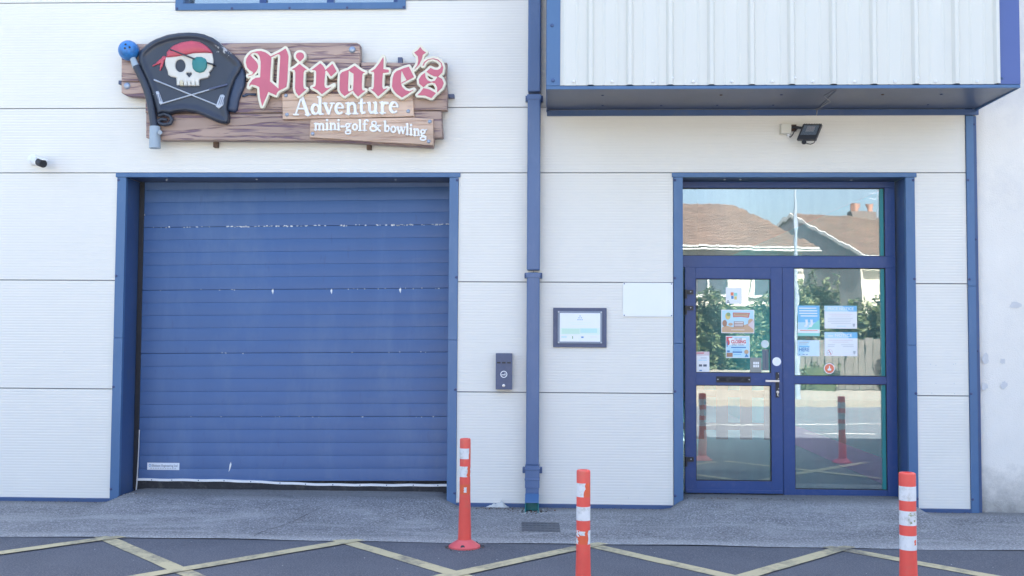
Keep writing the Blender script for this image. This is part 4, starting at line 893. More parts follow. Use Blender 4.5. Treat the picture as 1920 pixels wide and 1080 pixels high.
poster('socks_poster', 1496, 573, 1536.5, 630, YG2, 'tall blue poster showing a pair of white socks, left in the side window', 'poster',
       [('r', 0, 0, 1, .55, CB), ('r', 0, .55, 1, .78, CB2), ('p', [(1, .45), (1, .78), (.4, .78)], CG), ('r', 0, .90, 1, 1, CG), ('r', .05, .785, .95, .86, CW), ('r', .1, .81, .9, .83, CO)] +
       lines(4, .07, .085, .06, .94, .035, CW) +
       [('p', [(.33, .46), (.45, .46), (.46, .62), (.40, .70), (.30, .71), (.29, .66), (.36, .61)], CW), ('p', [(.56, .46), (.68, .46), (.69, .62), (.63, .70), (.51, .71), (.50, .66), (.59, .61)], CW)])
poster('here_notice', 1495.5, 638, 1536.5, 667.5, YG2, 'small pale blue notice reading HERE under the socks poster', 'notice',
       [('p', [(0, 0), (.6, 0), (.2, 1), (0, 1)], CB2), ('r', .07, .10, .50, .16, CGY), ('r', .07, .22, .42, .26, CGY), ('r', .07, .36, .54, .44, CB), ('t', 'HERE', .30, .70, .24, CN, .46, .03), ('r', .05, .88, .12, .92, CN), ('r', .22, .88, .32, .92, CN), ('r', .38, .88, .46, .92, CN)], base=flat('paper_blue', (.66, .83, .90)))
poster('price_notice', 1546, 573.5, 1606.5, 616, YG2, 'white notice headed PRICE NOTICE on a blue band, upper right in the side window', 'notice',
       [('r', 0, 0, 1, .25, CB2), ('p', [(.55, 0), (1, 0), (1, .25), (.75, .25)], CB), ('t', 'PRICE NOTICE', .50, .19, .13, CW, .80, .02), ('r', .12, .36, .86, .375, CPK), ('r', .20, .44, .80, .455, CPK)] + lines(4, .54, .075, .10, .92, .014, CGY) + [('p', [(.86, .78), (.94, .78), (.93, .88), (.90, .93), (.87, .88)], CGY), ('r', .38, .88, .66, .90, CB2)])
poster('rules_notice', 1546, 623, 1607.5, 667.5, YG2, 'white notice with a crossed-out round symbol in its lower left corner', 'notice',
       [('r', 0, 0, 1, .25, CB2), ('p', [(.55, 0), (1, 0), (1, .25), (.75, .25)], CB), ('t', 'NOTICE', .58, .19, .13, CW, .52, .02), ('r', .10, .14, .26, .18, CW), ('r', .12, .33, .86, .345, CPK), ('r', .24, .41, .72, .425, CPK), ('r', .10, .52, .32, .535, CGY), ('r', .50, .52, .88, .535, CGY), ('r', .10, .59, .30, .605, CGY), ('r', .55, .59, .88, .605, CGY), ('e', .155, .84, .088, .12, CPK), ('e', .155, .84, .074, .10, CW), ('p', [(.11, .75), (.125, .74), (.205, .93), (.19, .945)], CR), ('p', [(.09, .86), (.2, .81), (.205, .83), (.095, .88)], CGY), ('p', [(.86, .78), (.94, .78), (.93, .88), (.90, .93), (.87, .88)], CGY)])
def disc(name, u, v, r, y, label, cat, rings, extra=None):
    b = B(); c = at(u, v, y); k = 0
    for rr, m in rings: b.lathe((c[0], y-.0006*k, c[2]), (0, -1, 0), [(0, r*rr), (.0007, r*rr)], m, 28); k += 1
    if extra: extra(b, c, y-.0006*k-.0008)
    return tag(b.build(name), label, cat)
disc('round_sticker', 1456.3, 678, .040, YD-.0005, 'plain white round sticker on the blue door stile above the handle', 'sticker', [(1, PAPER)])
disc('glass_marker', 1434.5, 645, .036, YG, 'pale round disc on the door glass above a grey vertical strip', 'sticker', [(1, flat('disc_pale', (.66, .76, .76)))])
a = at(1429.5, 694, YG); c = at(1441, 653, YG); b = B(); b.box(a[0], c[0], YG-.0012, YG, a[2], c[2]-.01, flat('strip_grey', (.16, .19, .22))); b.box(a[0]+.022, c[0]-.022, YG-.0018, YG-.0013, a[2]+.02, c[2]-.03, CDK)
tag(b.build('grey_strip'), 'narrow dark grey strip stuck on the door glass under the pale disc', 'sticker')
poster('intercom_notice', 1406.5, 670.5, 1427.5, 699, YG, 'grey card with six small white squares at the bottom of the door glass', 'notice',
       [('r', .28+.18*i, .28+.2*j, .42+.18*i, .44+.2*j, CW) for i in range(3) for j in range(2)], base=flat('card_grey', (.30, .31, .29)))
def flame(b, c, y):
    b.poly([(c[0]+.012*dx, y, c[2]+.012*dz) for dx, dz in ((-1.2, -1.6), (1.2, -1.6), (1.5, -.4), (.5, .3), (.4, 2.1), (-.2, 2.1), (-.4, .2), (-1.5, -.4))], CW)
disc('round_sticker', 1555, 691, .049, YG2, 'round orange and white sticker low in the side window', 'sticker', [(1, CW), (.86, CO)], flame)

a = at(276, 880.5, .3); poster('maker_sticker', 276, 868, 336.5, 880.7, .2985, 'small white maker sticker at the lower left of the roller door', 'sticker',
       [('e', .085, .38, .034, .20, CN), ('e', .085, .38, .018, .11, PAPER), ('t', 'Ellickson Engineering Ltd', .54, .56, .34, CDK, .80, .01)] + [('r', .10+.075*i, .70, .15+.075*i, .86, CGY) for i in range(11)], base=flat('sticker_white', (.72, .76, .82)))

# framed plaque
a = at(1037, 651, -.02); c = at(1137.5, 577.5, -.02)
PQ = empty('framed_plaque', (a[0], -.01, a[2]), 'navy framed certificate plaque with green band right of the downpipe', 'plaque')
b = B(); x0, x1, z0, z1 = a[0], c[0], a[2], c[2]; b.box(x0, x1, -.020, -.001, z0, z1, NAVY); b.build('backing_board', PQ, bevel=.003)
fx0, fx1, fz0, fz1 = x0+.040, x1-.040, z0+.034, z1-.030; b = B()
FR = mat('acrylic_edge', (.20, .25, .33), .3)
b.box(fx0, fx1, -.030, -.0205, fz0, fz1, FR); b.build('acrylic_holder', PQ, bevel=.003)
s0, s1, t0, t1 = fx0+.020, fx1-.018, fz0+.018, fz1-.018; b = B(); b.box(s0, s1, -.0315, -.0302, t0, t1, PAPER)
Wd, Ht = s1-s0, t1-t0
def pr(x0_, y0_, x1_, y1_, m, k): b.poly([(s0+Wd*x0_, -.0316-.0002*k, t1-Ht*y1_), (s0+Wd*x1_, -.0316-.0002*k, t1-Ht*y1_), (s0+Wd*x1_, -.0316-.0002*k, t1-Ht*y0_), (s0+Wd*x0_, -.0316-.0002*k, t1-Ht*y0_)], m)
pr(.01, .52, .99, .75, CLG, 1); pr(.05, .55, .49, .73, CGP, 2); pr(.51, .54, .92, .69, CMINT, 2)
for (x, y) in ((.50, .10), (.475, .165), (.53, .165), (.45, .23), (.50, .23), (.55, .23)): pr(x-.013, y-.012, x+.013, y+.014, CN, 1)
pr(.22, .335, .78, .345, CLG, 1); pr(.3, .395, .70, .405, CLG, 1); pr(.04, .82, .17, .86, CB2, 1); pr(.305, .81, .33, .90, CPL, 1); pr(.53, .82, .59, .87, CN, 1); pr(.75, .83, .92, .84, CPK, 1)
b.build('certificate', PQ)
b = B()
for xx in (fx0+.009, fx1-.009):
    for zz in (fz0+.009, fz1-.009): b.dome((xx, -.030, zz), (0, -1, 0), .008, .005, SILVER, 10)
b.build('fixings', PQ, smooth=50)
# blank white plate
a = at(1168, 593.3, -.01); c = at(1261.5, 530.3, -.01); b = B(); b.box(a[0], c[0], -.012, -.001, a[2], c[2], PAPER)
bp_ = b.build('blank_plate', bevel=.001); tag(bp_, 'blank white rectangular plate fixed to the wall beside the entrance', 'sign plate')
b = B()
for xx in (a[0]+.012, c[0]-.012):
    for zz in (a[2]+.010, c[2]-.010): b.dome((xx, -.012, zz), (0, -1, 0), .006, .004, CDK, 8)
b.build('screw', bp_)
# wall ashtray
a = at(929.2, 730.2, -.07); c = at(960.2, 662.5, -.07)
AB = empty('wall_ashtray', (a[0], 0, a[2]), 'narrow navy cigarette bin on the wall left of the downpipe', 'cigarette bin')
x0, x1, z0, z1 = a[0], c[0], a[2], c[2]; xc = (x0+x1)/2; b = B(); b.box(x0, x1, -.072, -.002, z0, z1, NAVY); b.box(x0+.002, x1-.002, -.0735, -.0722, z1-.055, z1-.004, CN if False else NAVY)
b.build('bin_body', AB, bevel=.004)
b = B()
zsl = Zc(944, 680, -.072)
for dx in (-.046, 0, .046): b.box(xc+dx-.016, xc+dx+.016, -.0745, -.0722, zsl-.007, zsl+.007, BLACK)
b.build('slot', AB)
zc_ = Zc(944, 701.8, -.072); b = B(); n = 28; ro, ri = .031, .0245
vv = [(xc+r*math.cos(2*PI*i/n), -.0735, zc_+r*math.sin(2*PI*i/n)) for r in (ro, ri) for i in range(n)]
b.add(vv, [(i, (i+1) % n, n+(i+1) % n, n+i) for i in range(n)], PAPER); b.box(xc-.020, xc+.014, -.0742, -.0730, zc_-.008, zc_-.001, PAPER); b.box(xc+.016, xc+.020, -.0742, -.0730, zc_-.008, zc_-.001, PAPER)
b.poly([(xc+.004, -.0738, zc_+.012), (xc+.012, -.0738, zc_+.004), (xc+.018, -.0738, zc_+.003), (xc+.010, -.0738, zc_+.014)], PAPER); b.build('smoking_symbol', AB)
zl = Zc(944, 723, -.072); b = B(); b.lathe((xc, -.072, zl), (0, -1, 0), [(0, .013), (.004, .013), (.005, .010)], SILVER, 16); b.box(xc-.0012, xc+.0012, -.0778, -.0771, zl-.005, zl+.005, BLACK); b.build('lock', AB, smooth=40)

# security camera
p = at(64, 300, -.05); SC = empty('security_camera', (p[0], 0, p[2]), 'small white bullet security camera with black lens on the left wall', 'camera')
b = B(); c0 = Vector(at(63.5, 300, 0)); b.lathe((c0.x, -.001, c0.z), (0, -1, 0), [(0, .050), (.028, .048), (.036, .03)], WHITEP, 20); b.build('wall_mount', SC, smooth=40)
h0 = Vector(at(63, 300, -.05)); h1 = Vector(at(82, 307.5, -.17)); ax = (h1-h0); b = B()
b.lathe(h0, ax, [(-.02, .02), (-.012, .034), (0, .038), (ax.length*.55, .038)], WHITEP, 20); b.build('housing', SC, smooth=50)
b = B(); b.lathe(h0+ax*.552, ax, [(0, .0365), (ax.length*.40, .0365), (ax.length*.42, .033)], BLACK, 20); b.build('lens_head', SC, smooth=50)
b = B(); axn = ax.normalized(); side = axn.cross(Vector((0, 0, 1))).normalized(); up = side.cross(axn); lo = []; hi = []
for (s, t) in ((-.034, .35), (.034, .35), (.034, 1.12), (-.034, 1.12)): q0 = h0+ax*t+side*s+up*.036; lo.append(q0); hi.append(q0+up*.008)
b.hexa(lo, hi, WHITEP); b.build('sunshade', SC, bevel=.003)

# floodlight and junction box
JX = empty('junction_box', tuple(at(1474, 242, 0)), 'cream square junction box on the wall beside the floodlight', 'junction box')
a = at(1464.5, 250, -.06); c = at(1484, 231, -.06); b = B(); b.box(a[0], c[0], -.062, -.001, a[2], c[2], CREAMP); b.box(a[0]-.004, c[0]+.004, -.012, -.0012, a[2]-.004, c[2]+.004, CREAMP); b.build('box_body', JX, bevel=.006)
b = B(); xx = X(1478.5, 253, -.03); b.cyl((xx, -.03, a[2]), (xx, -.03, a[2]-.03), .014, WHITEP, 14, .010); b.build('cable_gland', JX, smooth=50)
FLY = -.20
FL = empty('floodlight', tuple(at(1515, 250, 0)), 'black slanted LED floodlight under the overhang above the entrance', 'floodlight')
cs = [at(u, v, y) for (u, v, y) in ((1494, 262, -.13), (1529.5, 262, -.20), (1541, 233, -.20), (1506, 233, -.13))]
def lerp4(s, t): 
    return (np.array(cs[0])*(1-s)+np.array(cs[1])*s)*(1-t)+(np.array(cs[3])*(1-s)+np.array(cs[2])*s)*t
nrm = np.cross(np.array(cs[1])-cs[0], np.array(cs[3])-cs[0]); nrm = nrm/np.linalg.norm(nrm)
if nrm[1] > 0: nrm = -nrm
def slab(b, s0, t0, s1, t1, d0, d1, m):
    L_ = [lerp4(s0, t0), lerp4(s1, t0), lerp4(s1, t1), lerp4(s0, t1)]; b.hexa([p+nrm*d0 for p in L_], [p+nrm*d1 for p in L_], m)
b = B(); slab(b, 0, 0, 1, 1, -.035, .0, BLACK); slab(b, 0, 0, 1, .30, .0005, .008, BLACK); slab(b, 0, .92, 1, 1, .0005, .008, BLACK); slab(b, 0, .30, .09, .92, .0005, .008, BLACK); slab(b, .91, .30, 1, .92, .0005, .008, BLACK); b.build('housing', FL, bevel=.002)
LENS = glass('lamp_glass', .25, (.9, .93, .95)); REFL = mat('reflector', (.42, .48, .58), .25, .4)
b = B(); slab(b, .09, .30, .91, .92, .0008, .0015, REFL); slab(b, .28, .52, .72, .86, .0018, .0026, CPK); b.build('reflector', FL)
b = B(); slab(b, .092, .302, .908, .918, .0045, .006, LENS); b.build('lens', FL)
b = B()
for i in range(11):
    s = .06+i*.088; slab(b, s-.012, 1.002, s+.012, 1.06, -.03, -.002, BLACK)
b.build('cooling_fins', FL)
b = B(); m0 = at(1487, 238, -.06); m1 = at(1503, 240, -.10); b.tube([(m0[0], -.01, m0[2]), tuple(m0), tuple(m1)], .012, BLACK, 10); b.box(m0[0]-.01, m0[0]+.04, -.02, -.004, m0[2]-.03, m0[2]+.03, RUST)
b.build('bracket', FL, smooth=40)
b = B(); c_ = at(1507.5, 267, -.15); b.cyl(tuple(c_+np.array([0, 0, .03])), tuple(c_+np.array([0, 0, -.004])), .012, BLACK, 14); b.dome(tuple(c_), (0, 0, -1), .022, .018, BLACK, 16); b.lathe(tuple(c_+np.array([0, 0, .0])), (0, 0, 1), [(0, .022), (.012, .02)], BLACK, 16); b.build('motion_sensor', FL, smooth=50)
b = B(); b.tube([tuple(at(u, v, -.14)) for u, v in ((1512, 269), (1520, 270.5), (1526, 268), (1529, 263))], .004, BLACK, 6)
b.tube([tuple(at(u, v, -.04)) for u, v in ((1479, 256), (1482, 257), (1486, 253), (1490, 245), (1496, 241))], .004, BLACK, 6); b.build('cable', FL, smooth=60)

# ------------------------------------------------------------------ bollards
BOLR = mat('bollard_red', (.76, .088, .065), .45, 0, .07, 5, dirt=(.50, .17, .12), dirt_amt=.5, dscale=7); BOLO = mat('bollard_orange', (.72, .115, .045), .4, 0, .04, 5); BOLP = mat('bollard_base', (.68, .11, .115), .5, 0, .06, 8)
TAPE = mat('reflective_tape', (.70, .71, .71), .4, 0, .05, 12, dirt=(.30, .29, .24), dirt_amt=.75, dscale=18)
def patchm(b, x, y, z0, z1, r, a0, a1, m, jag=0.0, n=14, seed=0):
    """a0..a1 in degrees, 0 = towards the camera (-y), positive = right"""
    rnd = random.Random(seed); rows_ = 5; v = []
    for j in range(rows_+1):
        z = z0+(z1-z0)*j/rows_; l = a0+rnd.uniform(-jag, jag); rr = a1+rnd.uniform(-jag, jag)
        for i in range(n+1):
            a = math.radians(l+(rr-l)*i/n); v.append((x+r*math.sin(a), y-r*math.cos(a), z))
    k = n+1; b.add(v, [(j*k+i, j*k+i+1, (j+1)*k+i+1, (j+1)*k+i) for j in range(rows_) for i in range(n)], m)
def bollard(x, y, ztop, rad, label, tapes, flange=True):
    zg = road_z(x, y); o = empty('bollard', (x, y, zg), label, 'bollard', 'red plastic bollards with white bands on the road')
    Hh = ztop-zg; b = B(); tz = zg+Hh*.50
    b.lathe((x, y, zg), (0, 0, 1), [(.02, rad*1.24), (.06, rad*1.22), (Hh*.30, rad*1.10), (Hh*.50, rad*1.0), (Hh-.078*3-.055*2-.078, rad), (Hh-.012, rad), (Hh-.004, rad*.97), (Hh, rad*.86), (Hh, rad*.6), (Hh-.010, rad*.56), (Hh-.010, .0005)], BOLR, 36)
    b.build('post', o, smooth=35)
    for i, t in enumerate(tapes):
        zt = ztop-(.072+.1334*i); b = B()
        b.lathe((x, y, zt-.078), (0, 0, 1), [(0, rad*1.004), (.078, rad*1.004)], BOLO, 36) if t != 'full' else None
        if t == 'full': b.lathe((x, y, zt-.078), (0, 0, 1), [(0, rad*1.012), (.078, rad*1.012)], TAPE, 36)
        else:
            for q_ in t: patchm(b, x, y, zt-.078+q_[2]*.078, zt-.078+q_[3]*.078, rad*1.016, q_[0], q_[1], TAPE, q_[4], seed=int(q_[0]*7+i))
        b.build('reflective_band', o, smooth=35)
    b = B(); b.lathe((x, y, zg), (0, 0, 1), [(.0, .118), (.012, .118), (.035, .085), (.055, rad*1.28), (.060, rad*1.2)], BOLP, 36); b.lathe((x-.005, y-.100, zg+.018), (0, -.75, .66), [(0, .016), (.006, .016)], BLACK, 12)
    b.lathe((x+.09, y+.05, zg+.02), (.7, .3, .66), [(0, .014), (.006, .014)], BLACK, 12); b.build('base', o, smooth=35)
    return o
pb = at(875, 822, -1.56)
bollard(-.632, -1.56, pb[2], .0405, 'red bollard with torn white bands standing at the kerb by the roller door corner', [[(-90, 48, 0, 1, 4)], [(-90, 30, 0, 1, 12), (75, 92, -.1, .9, 8)], [(-6, 22, .25, .75, 3)]])
pb = at(1094, 881, -3.30)
bollard(pb[0], -3.30, pb[2], .0395, 'red bollard with badly peeled top and bottom bands, nearest the downpipe', [[(-90, 8, 0, 1, 10)], 'full', [(-75, -40, .55, 1, 15), (-35, 12, .65, .95, 8), (-80, -55, 0, .45, 12), (42, 90, 0, 1, 8)]])
pb = at(1701, 886, -3.46)
bollard(pb[0], -3.46, pb[2], .0445, 'red bollard with three whole grimy white bands in front of the right wall panel', ['full', 'full', 'full'])
bollard(3.70, -3.3, .76, .0405, 'red and white bollard just outside the picture, seen mirrored in the side window', ['full', 'full', 'full'])

MOSS = mat('moss_stain', (.33, .36, .20), .8, 0, .3, 40); HOLE = mat('torn_spot', (.74, .12, .05), .5)
rb_ = [o for o in bpy.data.objects if o.name.startswith('bollard') and abs(o.location.y+3.46) < .01][0]
b = B(); rr = random.Random(5)
for k_ in range(16): a0 = rr.uniform(-15, 45); z_ = pb[2]-.072-.1334-rr.uniform(.004, .060); patchm(b, pb[0], -3.46, z_-rr.uniform(.003, .012), z_, .0445*1.017, a0, a0+rr.uniform(3, 12), MOSS, 2, 4, k_)
b.build('stain', rb_); b = B(); patchm(b, pb[0], -3.46, pb[2]-.072-.1334*2-.05, pb[2]-.072-.1334*2-.020, .0445*1.017, 28, 44, HOLE, 4, 4, 3); b.build('torn_spot', rb_)
b = B()
for (u, v) in ((1745, 683), (1755, 685), (1788, 683), (1792, 682), (1755, 719), (1789, 719), (1178, 934), (855, 620), (1747, 737), (1790, 738), (120, 660)): p = at(u, v, 0); b.dome((p[0], .0005, p[2]), (0, -1, 0), .0045, .0012, CGY, 7)
tag(b.build('drill_marks', WH), kind='stuff')
# ------------------------------------------------------------------ small things on the pavement
DC = mat('drain_iron', (.12, .13, .145), .6, .3, .2, 30, bump=.002, bscale=90)
def on_apron(u, v):
    z = -.03
    for _ in range(6):
        d = _fw*F_PX+_rt*(u-960)-_up*(v-540); t = (z-CAM[2])/d[2]; p = CAM+d*t; z = apron_z(p[0], p[1])
    return p
dq = [on_apron(u, v) for u, v in ((978, 996), (1051, 998), (1048, 980.5), (977.5, 979))]
b = B(); b.hexa([p+np.array([0, 0, -.03]) for p in dq], [p+np.array([0, 0, .004]) for p in dq], DC); dr = b.build('drain_cover'); tag(dr, 'dark rectangular drain cover set in the concrete in front of the downpipe', 'drain cover')
b = B()
for i in range(10):
    for j in range(4):
        s, t = (i+.5)/10, (j+.5)/4; p = (dq[0]*(1-s)+dq[1]*s)*(1-t)+(dq[3]*(1-s)+dq[2]*s)*t; z = p[2]+.0042
        b.box(p[0]-.011, p[0]+.011, p[1]-.02, p[1]+.02, z, z+.003, DC)
tag(b.build('tread_pattern', dr), kind='stuff')
# crumpled wrapper by the wall
b = B(); lp = on_apron(931, 951); LM = mat('litter_plastic', (.55, .55, .52), .35, 0, .15, 20); n = 12; m_ = 7; rr = random.Random(3); v = []
for i in range(n+1):
    for j in range(m_+1):
        s, t = i/n, j/m_; env = math.sin(PI*s)*math.sin(PI*t)
        v.append((lp[0]-.09+.20*s+rr.uniform(-.004, .004), lp[1]-.03+.07*t, lp[2]+.003+env*(.012+.045*math.exp(-((s-.70)/.09)**2)+.02*abs(math.sin(s*17+t*5)))+rr.uniform(0, .014)*env))
b.add(v, [(i*(m_+1)+j, (i+1)*(m_+1)+j, (i+1)*(m_+1)+j+1, i*(m_+1)+j+1) for i in range(n) for j in range(m_)], LM); tag(b.build('crumpled_wrapper'), 'crumpled pale wrapper lying against the wall left of the downpipe', 'litter')
# leaves and grit
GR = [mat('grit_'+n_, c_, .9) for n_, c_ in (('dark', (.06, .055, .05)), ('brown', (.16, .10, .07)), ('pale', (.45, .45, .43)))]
b = B(); rr = random.Random(11)
def grit(cx, cy, sx, sy, n, s0, s1, mats_=(0, 1, 2)):
    for _ in range(n):
        x, y = rr.gauss(cx, sx), min(rr.gauss(cy, sy), -.022); s = rr.uniform(s0, s1); z = apron_z(x, y); a = rr.uniform(0, PI); c_, s_ = math.cos(a), math.sin(a); h = s*rr.uniform(.3, .8); w2 = s*rr.uniform(.5, 1)
        P = [(-s, -w2), (s, -w2*.6), (s*.7, w2), (-s*.6, w2*.8)]; lo = [(x+p*c_-q2*s_, y+p*s_+q2*c_, z-.002) for p, q2 in P]; hi = [(x+(p*c_-q2*s_)*.7, y+(p*s_+q2*c_)*.7, z+h) for p, q2 in P]
        b.hexa(lo, hi, GR[rr.choice(mats_)])
grit(-.153, -.2, .07, .05, 150, .003, .011); grit(-.45, -.1, .12, .03, 90, .002, .008, (0, 1)); grit(1.7, -.03, .3, .01, 60, .003, .008, (0, 1)); grit(-3.9, .0, .1, .05, 30, .003, .007)
for x in lin(-4.8, 3.7, 300):
    if not (-3.95 < x < -.85 or 1.15 < x < 3.2): grit(x, -.035, .02, .012, 2, .002, .006, (0, 0, 1))
grit(0, -.7, 2.5, .35, 120, .002, .0045, (2, 2, 0))
for _ in range(90):  # dark grit round the bollard foot, doubling as its contact shade
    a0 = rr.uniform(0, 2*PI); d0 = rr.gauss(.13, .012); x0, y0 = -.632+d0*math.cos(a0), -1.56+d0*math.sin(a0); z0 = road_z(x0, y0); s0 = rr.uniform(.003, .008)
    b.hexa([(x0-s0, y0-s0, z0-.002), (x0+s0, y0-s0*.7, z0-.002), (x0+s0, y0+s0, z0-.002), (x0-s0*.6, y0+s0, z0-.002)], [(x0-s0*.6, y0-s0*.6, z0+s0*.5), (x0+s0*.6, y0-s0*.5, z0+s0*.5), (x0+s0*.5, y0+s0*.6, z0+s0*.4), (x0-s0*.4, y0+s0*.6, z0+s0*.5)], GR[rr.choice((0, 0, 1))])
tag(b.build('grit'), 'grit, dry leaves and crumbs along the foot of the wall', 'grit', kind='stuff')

# ------------------------------------------------------------------ far side of the street (seen in the glass)
PATHM = asphalt('footpath_concrete', (.20, .18, .155), (.26, .235, .20), (.3, .28, .25, .4), 60, .003)
b = B(); b.box(-40, 60, -18.6, -14.2, -.5, .02, PATHM); tag(b.build('footpath'), kind='structure')
LAWN = mat('front_garden_grass', (.09, .12, .045), .95, 0, .3, 1.5)
b = B(); b.box(-60, 80, -80, -18.7, -.39, .0, LAWN); tag(b.build('garden_ground'), kind='structure')
TILE = mat('brown_roof_tile', (.12, .078, .058), .85, 0, .25, 1.5, dirt=(.065, .05, .042), dirt_amt=.6, dscale=12); CRW = mat('cream_render', (.50, .46, .39), .85, 0, .04, 1); SHADEDW = mat('shaded_grey_render', (.30, .30, .31), .9, 0, .05, 1); FASC = mat('white_fascia', (.50, .50, .49), .5); DWIN = mat('dark_window', (.06, .07, .09), .1)
def roof_plane(b, a, c, d, e, courses=30):
    """a,c lower edge; d,e upper edge; overlapping courses of tiles as steps"""
    a, c, d, e = map(Vector, (a, c, d, e)); nn = (c-a).cross(d-a).normalized(); nn = nn if nn.z > 0 else -nn
    for i in range(courses):
        t0, t1 = i/courses, (i+1.15)/courses; t1 = min(1, t1)
        p0, p1 = a.lerp(d, t0), c.lerp(e, t0); q0, q1 = a.lerp(d, t1), c.lerp(e, t1)
        b.hexa([p0, p1, q1, q0], [p0+nn*.024, p1+nn*.024, q1+nn*.006, q0+nn*.006], TILE)
# house 1 (hipped roof)
H1 = empty('house', (7, -25, .13), 'cream rendered house with hipped brown tile roof across the street, mirrored in the transom', 'house')
b = B(); b.box(-9, 8.75, -33, -25.0, 0, 4.58, CRW); b.build('wall', H1)
b = B(); roof_plane(b, (-9.6, -24.6, 4.55), (9.15, -24.6, 4.55), (-5, -28.6, 6.5), (7.7, -28.6, 6.5)); roof_plane(b, (9.15, -24.6, 4.55), (9.15, -33, 4.55), (7.7, -28.6, 6.5), (7.71, -28.7, 6.5)); roof_plane(b, (9.15, -33, 4.55), (-9.6, -33, 4.55), (7.7, -28.7, 6.5), (-5, -28.7, 6.5)); b.build('roof', H1)
b = B(); b.box(-9.6, 9.15, -24.6, -24.48, 4.50, 4.55, FASC); b.cyl((-9.6, -24.40, 4.36), (9.2, -24.40, 4.42), .03, FASC, 8); b.build('gutter', H1)
for x in (-5, -1, 2.4, 5.3, 7.6):
    b = B(); b.box(x-.75, x+.75, -25, -24.95, 2.9, 4.15, DWIN); o = b.build('window', H1); b = B()
    for xx in (-.75, 0, .70): b.box(x+xx-.03, x+xx+.05, -24.95, -24.90, 2.9, 4.15, FASC)
    b.box(x-.8, x+.8, -24.955, -24.89, 2.82, 2.9, FASC); b.box(x-.8, x+.8, -24.955, -24.89, 4.15, 4.23, FASC); b.build('window_frame', o)
H1.rotation_euler = (0, 0, math.radians(-11)); bpy.context.view_layer.update()
# house 2 (gable turned this way)
H2o = empty('house', (11.1, -26.6, 0), 'gabled house with shaded grey gable end, brown tile roof and chimney pots beyond the lamp post, mirrored', 'house')
ang = math.radians(-21); ca, sa = math.cos(ang), math.sin(ang)
def h2(x, y, z): return (11.1+x*ca-y*sa, -26.6+x*sa+y*ca, z+.25)
b = B(); b.add([h2(0, 0, 0), h2(0, -8.4, 0), h2(0, -8.4, 4.2), h2(0, -4.2, 6.0), h2(0, 0, 4.2)], [(0, 1, 2, 3, 4)], SHADEDW); b.add([h2(0, 0, 0), h2(14, 0, 0), h2(14, 0, 4.2), h2(0, 0, 4.2)], [(0, 1, 2, 3)], CRW); b.build('wall', H2o)  # gable end coloured grey for its shade, beside the cream front
b = B(); roof_plane(b, h2(-.05, .4, 4.15), h2(14, .4, 4.15), h2(-.05, -4.2, 6.15), h2(14, -4.2, 6.15)); roof_plane(b, h2(-.05, -8.8, 4.15), h2(14, -8.8, 4.15), h2(-.05, -4.2, 6.15), h2(14, -4.2, 6.15)); b.build('roof', H2o)
b = B()
for (p, q2) in (((-.12, .45, 3.98), (-.12, -4.2, 6.0)), ((-.12, -8.85, 3.98), (-.12, -4.2, 6.0))):
    b.hexa([h2(*p), h2(*q2), h2(q2[0]+.08, q2[1], q2[2]), h2(p[0]+.08, p[1], p[2])], [h2(p[0], p[1], p[2]+.15), h2(q2[0], q2[1], q2[2]+.15), h2(q2[0]+.08, q2[1], q2[2]+.15), h2(p[0]+.08, p[1], p[2]+.15)], FASC)
b.build('bargeboard', H2o)
b = B(); b.hexa([h2(0, .42, 3.98), h2(14, .42, 3.98), h2(14, .55, 3.98), h2(0, .55, 3.98)], [h2(0, .42, 4.14), h2(14, .42, 4.14), h2(14, .55, 4.14), h2(0, .55, 4.14)], FASC); b.build('gutter', H2o)
POT = mat('terracotta_pot', (.28, .15, .11), .8); b = B(); c_ = h2(3.4, -4.2, 6.0); b.box(c_[0]-.5, c_[0]+.5, c_[1]-.3, c_[1]+.3, 5.9, 6.6, mat('chimney_brick', (.14, .11, .10), .9))
for dx in (-.28, .28): b.cyl((c_[0]+dx, c_[1], 6.6), (c_[0]+dx, c_[1], 6.95), .14, POT, 14, .13)
b.build('chimney', H2o)
b = B(); c_ = h2(4.2, -4.2, 6.1); b.cyl((c_[0], c_[1], 6.1), (c_[0], c_[1], 8.2), .025, ZINC, 6)
for k_ in range(5): b.cyl((c_[0]-.4, c_[1], 7.2+.22*k_), (c_[0]+.4, c_[1], 7.2+.22*k_), .012, ZINC, 5)
b.build('aerial', H2o)
# lamp post
LP = empty('street_lamp', (5.86, -14.5, .02), 'grey street lamp post on the far footpath, mirrored in the transom', 'street lamp')
b = B(); b.cyl((5.86, -14.5, .0), (5.86, -14.5, 1.2), .075, GREYP, 14); b.cyl((5.86, -14.5, 1.2), (5.86, -14.5, 5.15), 0.048, GREYP, 14, .038); b.tube([(5.86, -14.5, 5.1), (6.35, -14.45, 5.2), (6.75, -14.4, 5.22)], .03, GREYP, 8); b.build('pole', LP, smooth=40)
b = B(); b.hexa([(6.5, -14.48, 5.17), (7.0, -14.48, 5.2), (7.0, -14.30, 5.2), (6.5, -14.30, 5.17)], [(6.5, -14.46, 5.26), (7.0, -14.46, 5.26), (7.0, -14.32, 5.26), (6.5, -14.32, 5.26)], GREYP); b.build('lamp_head', LP)
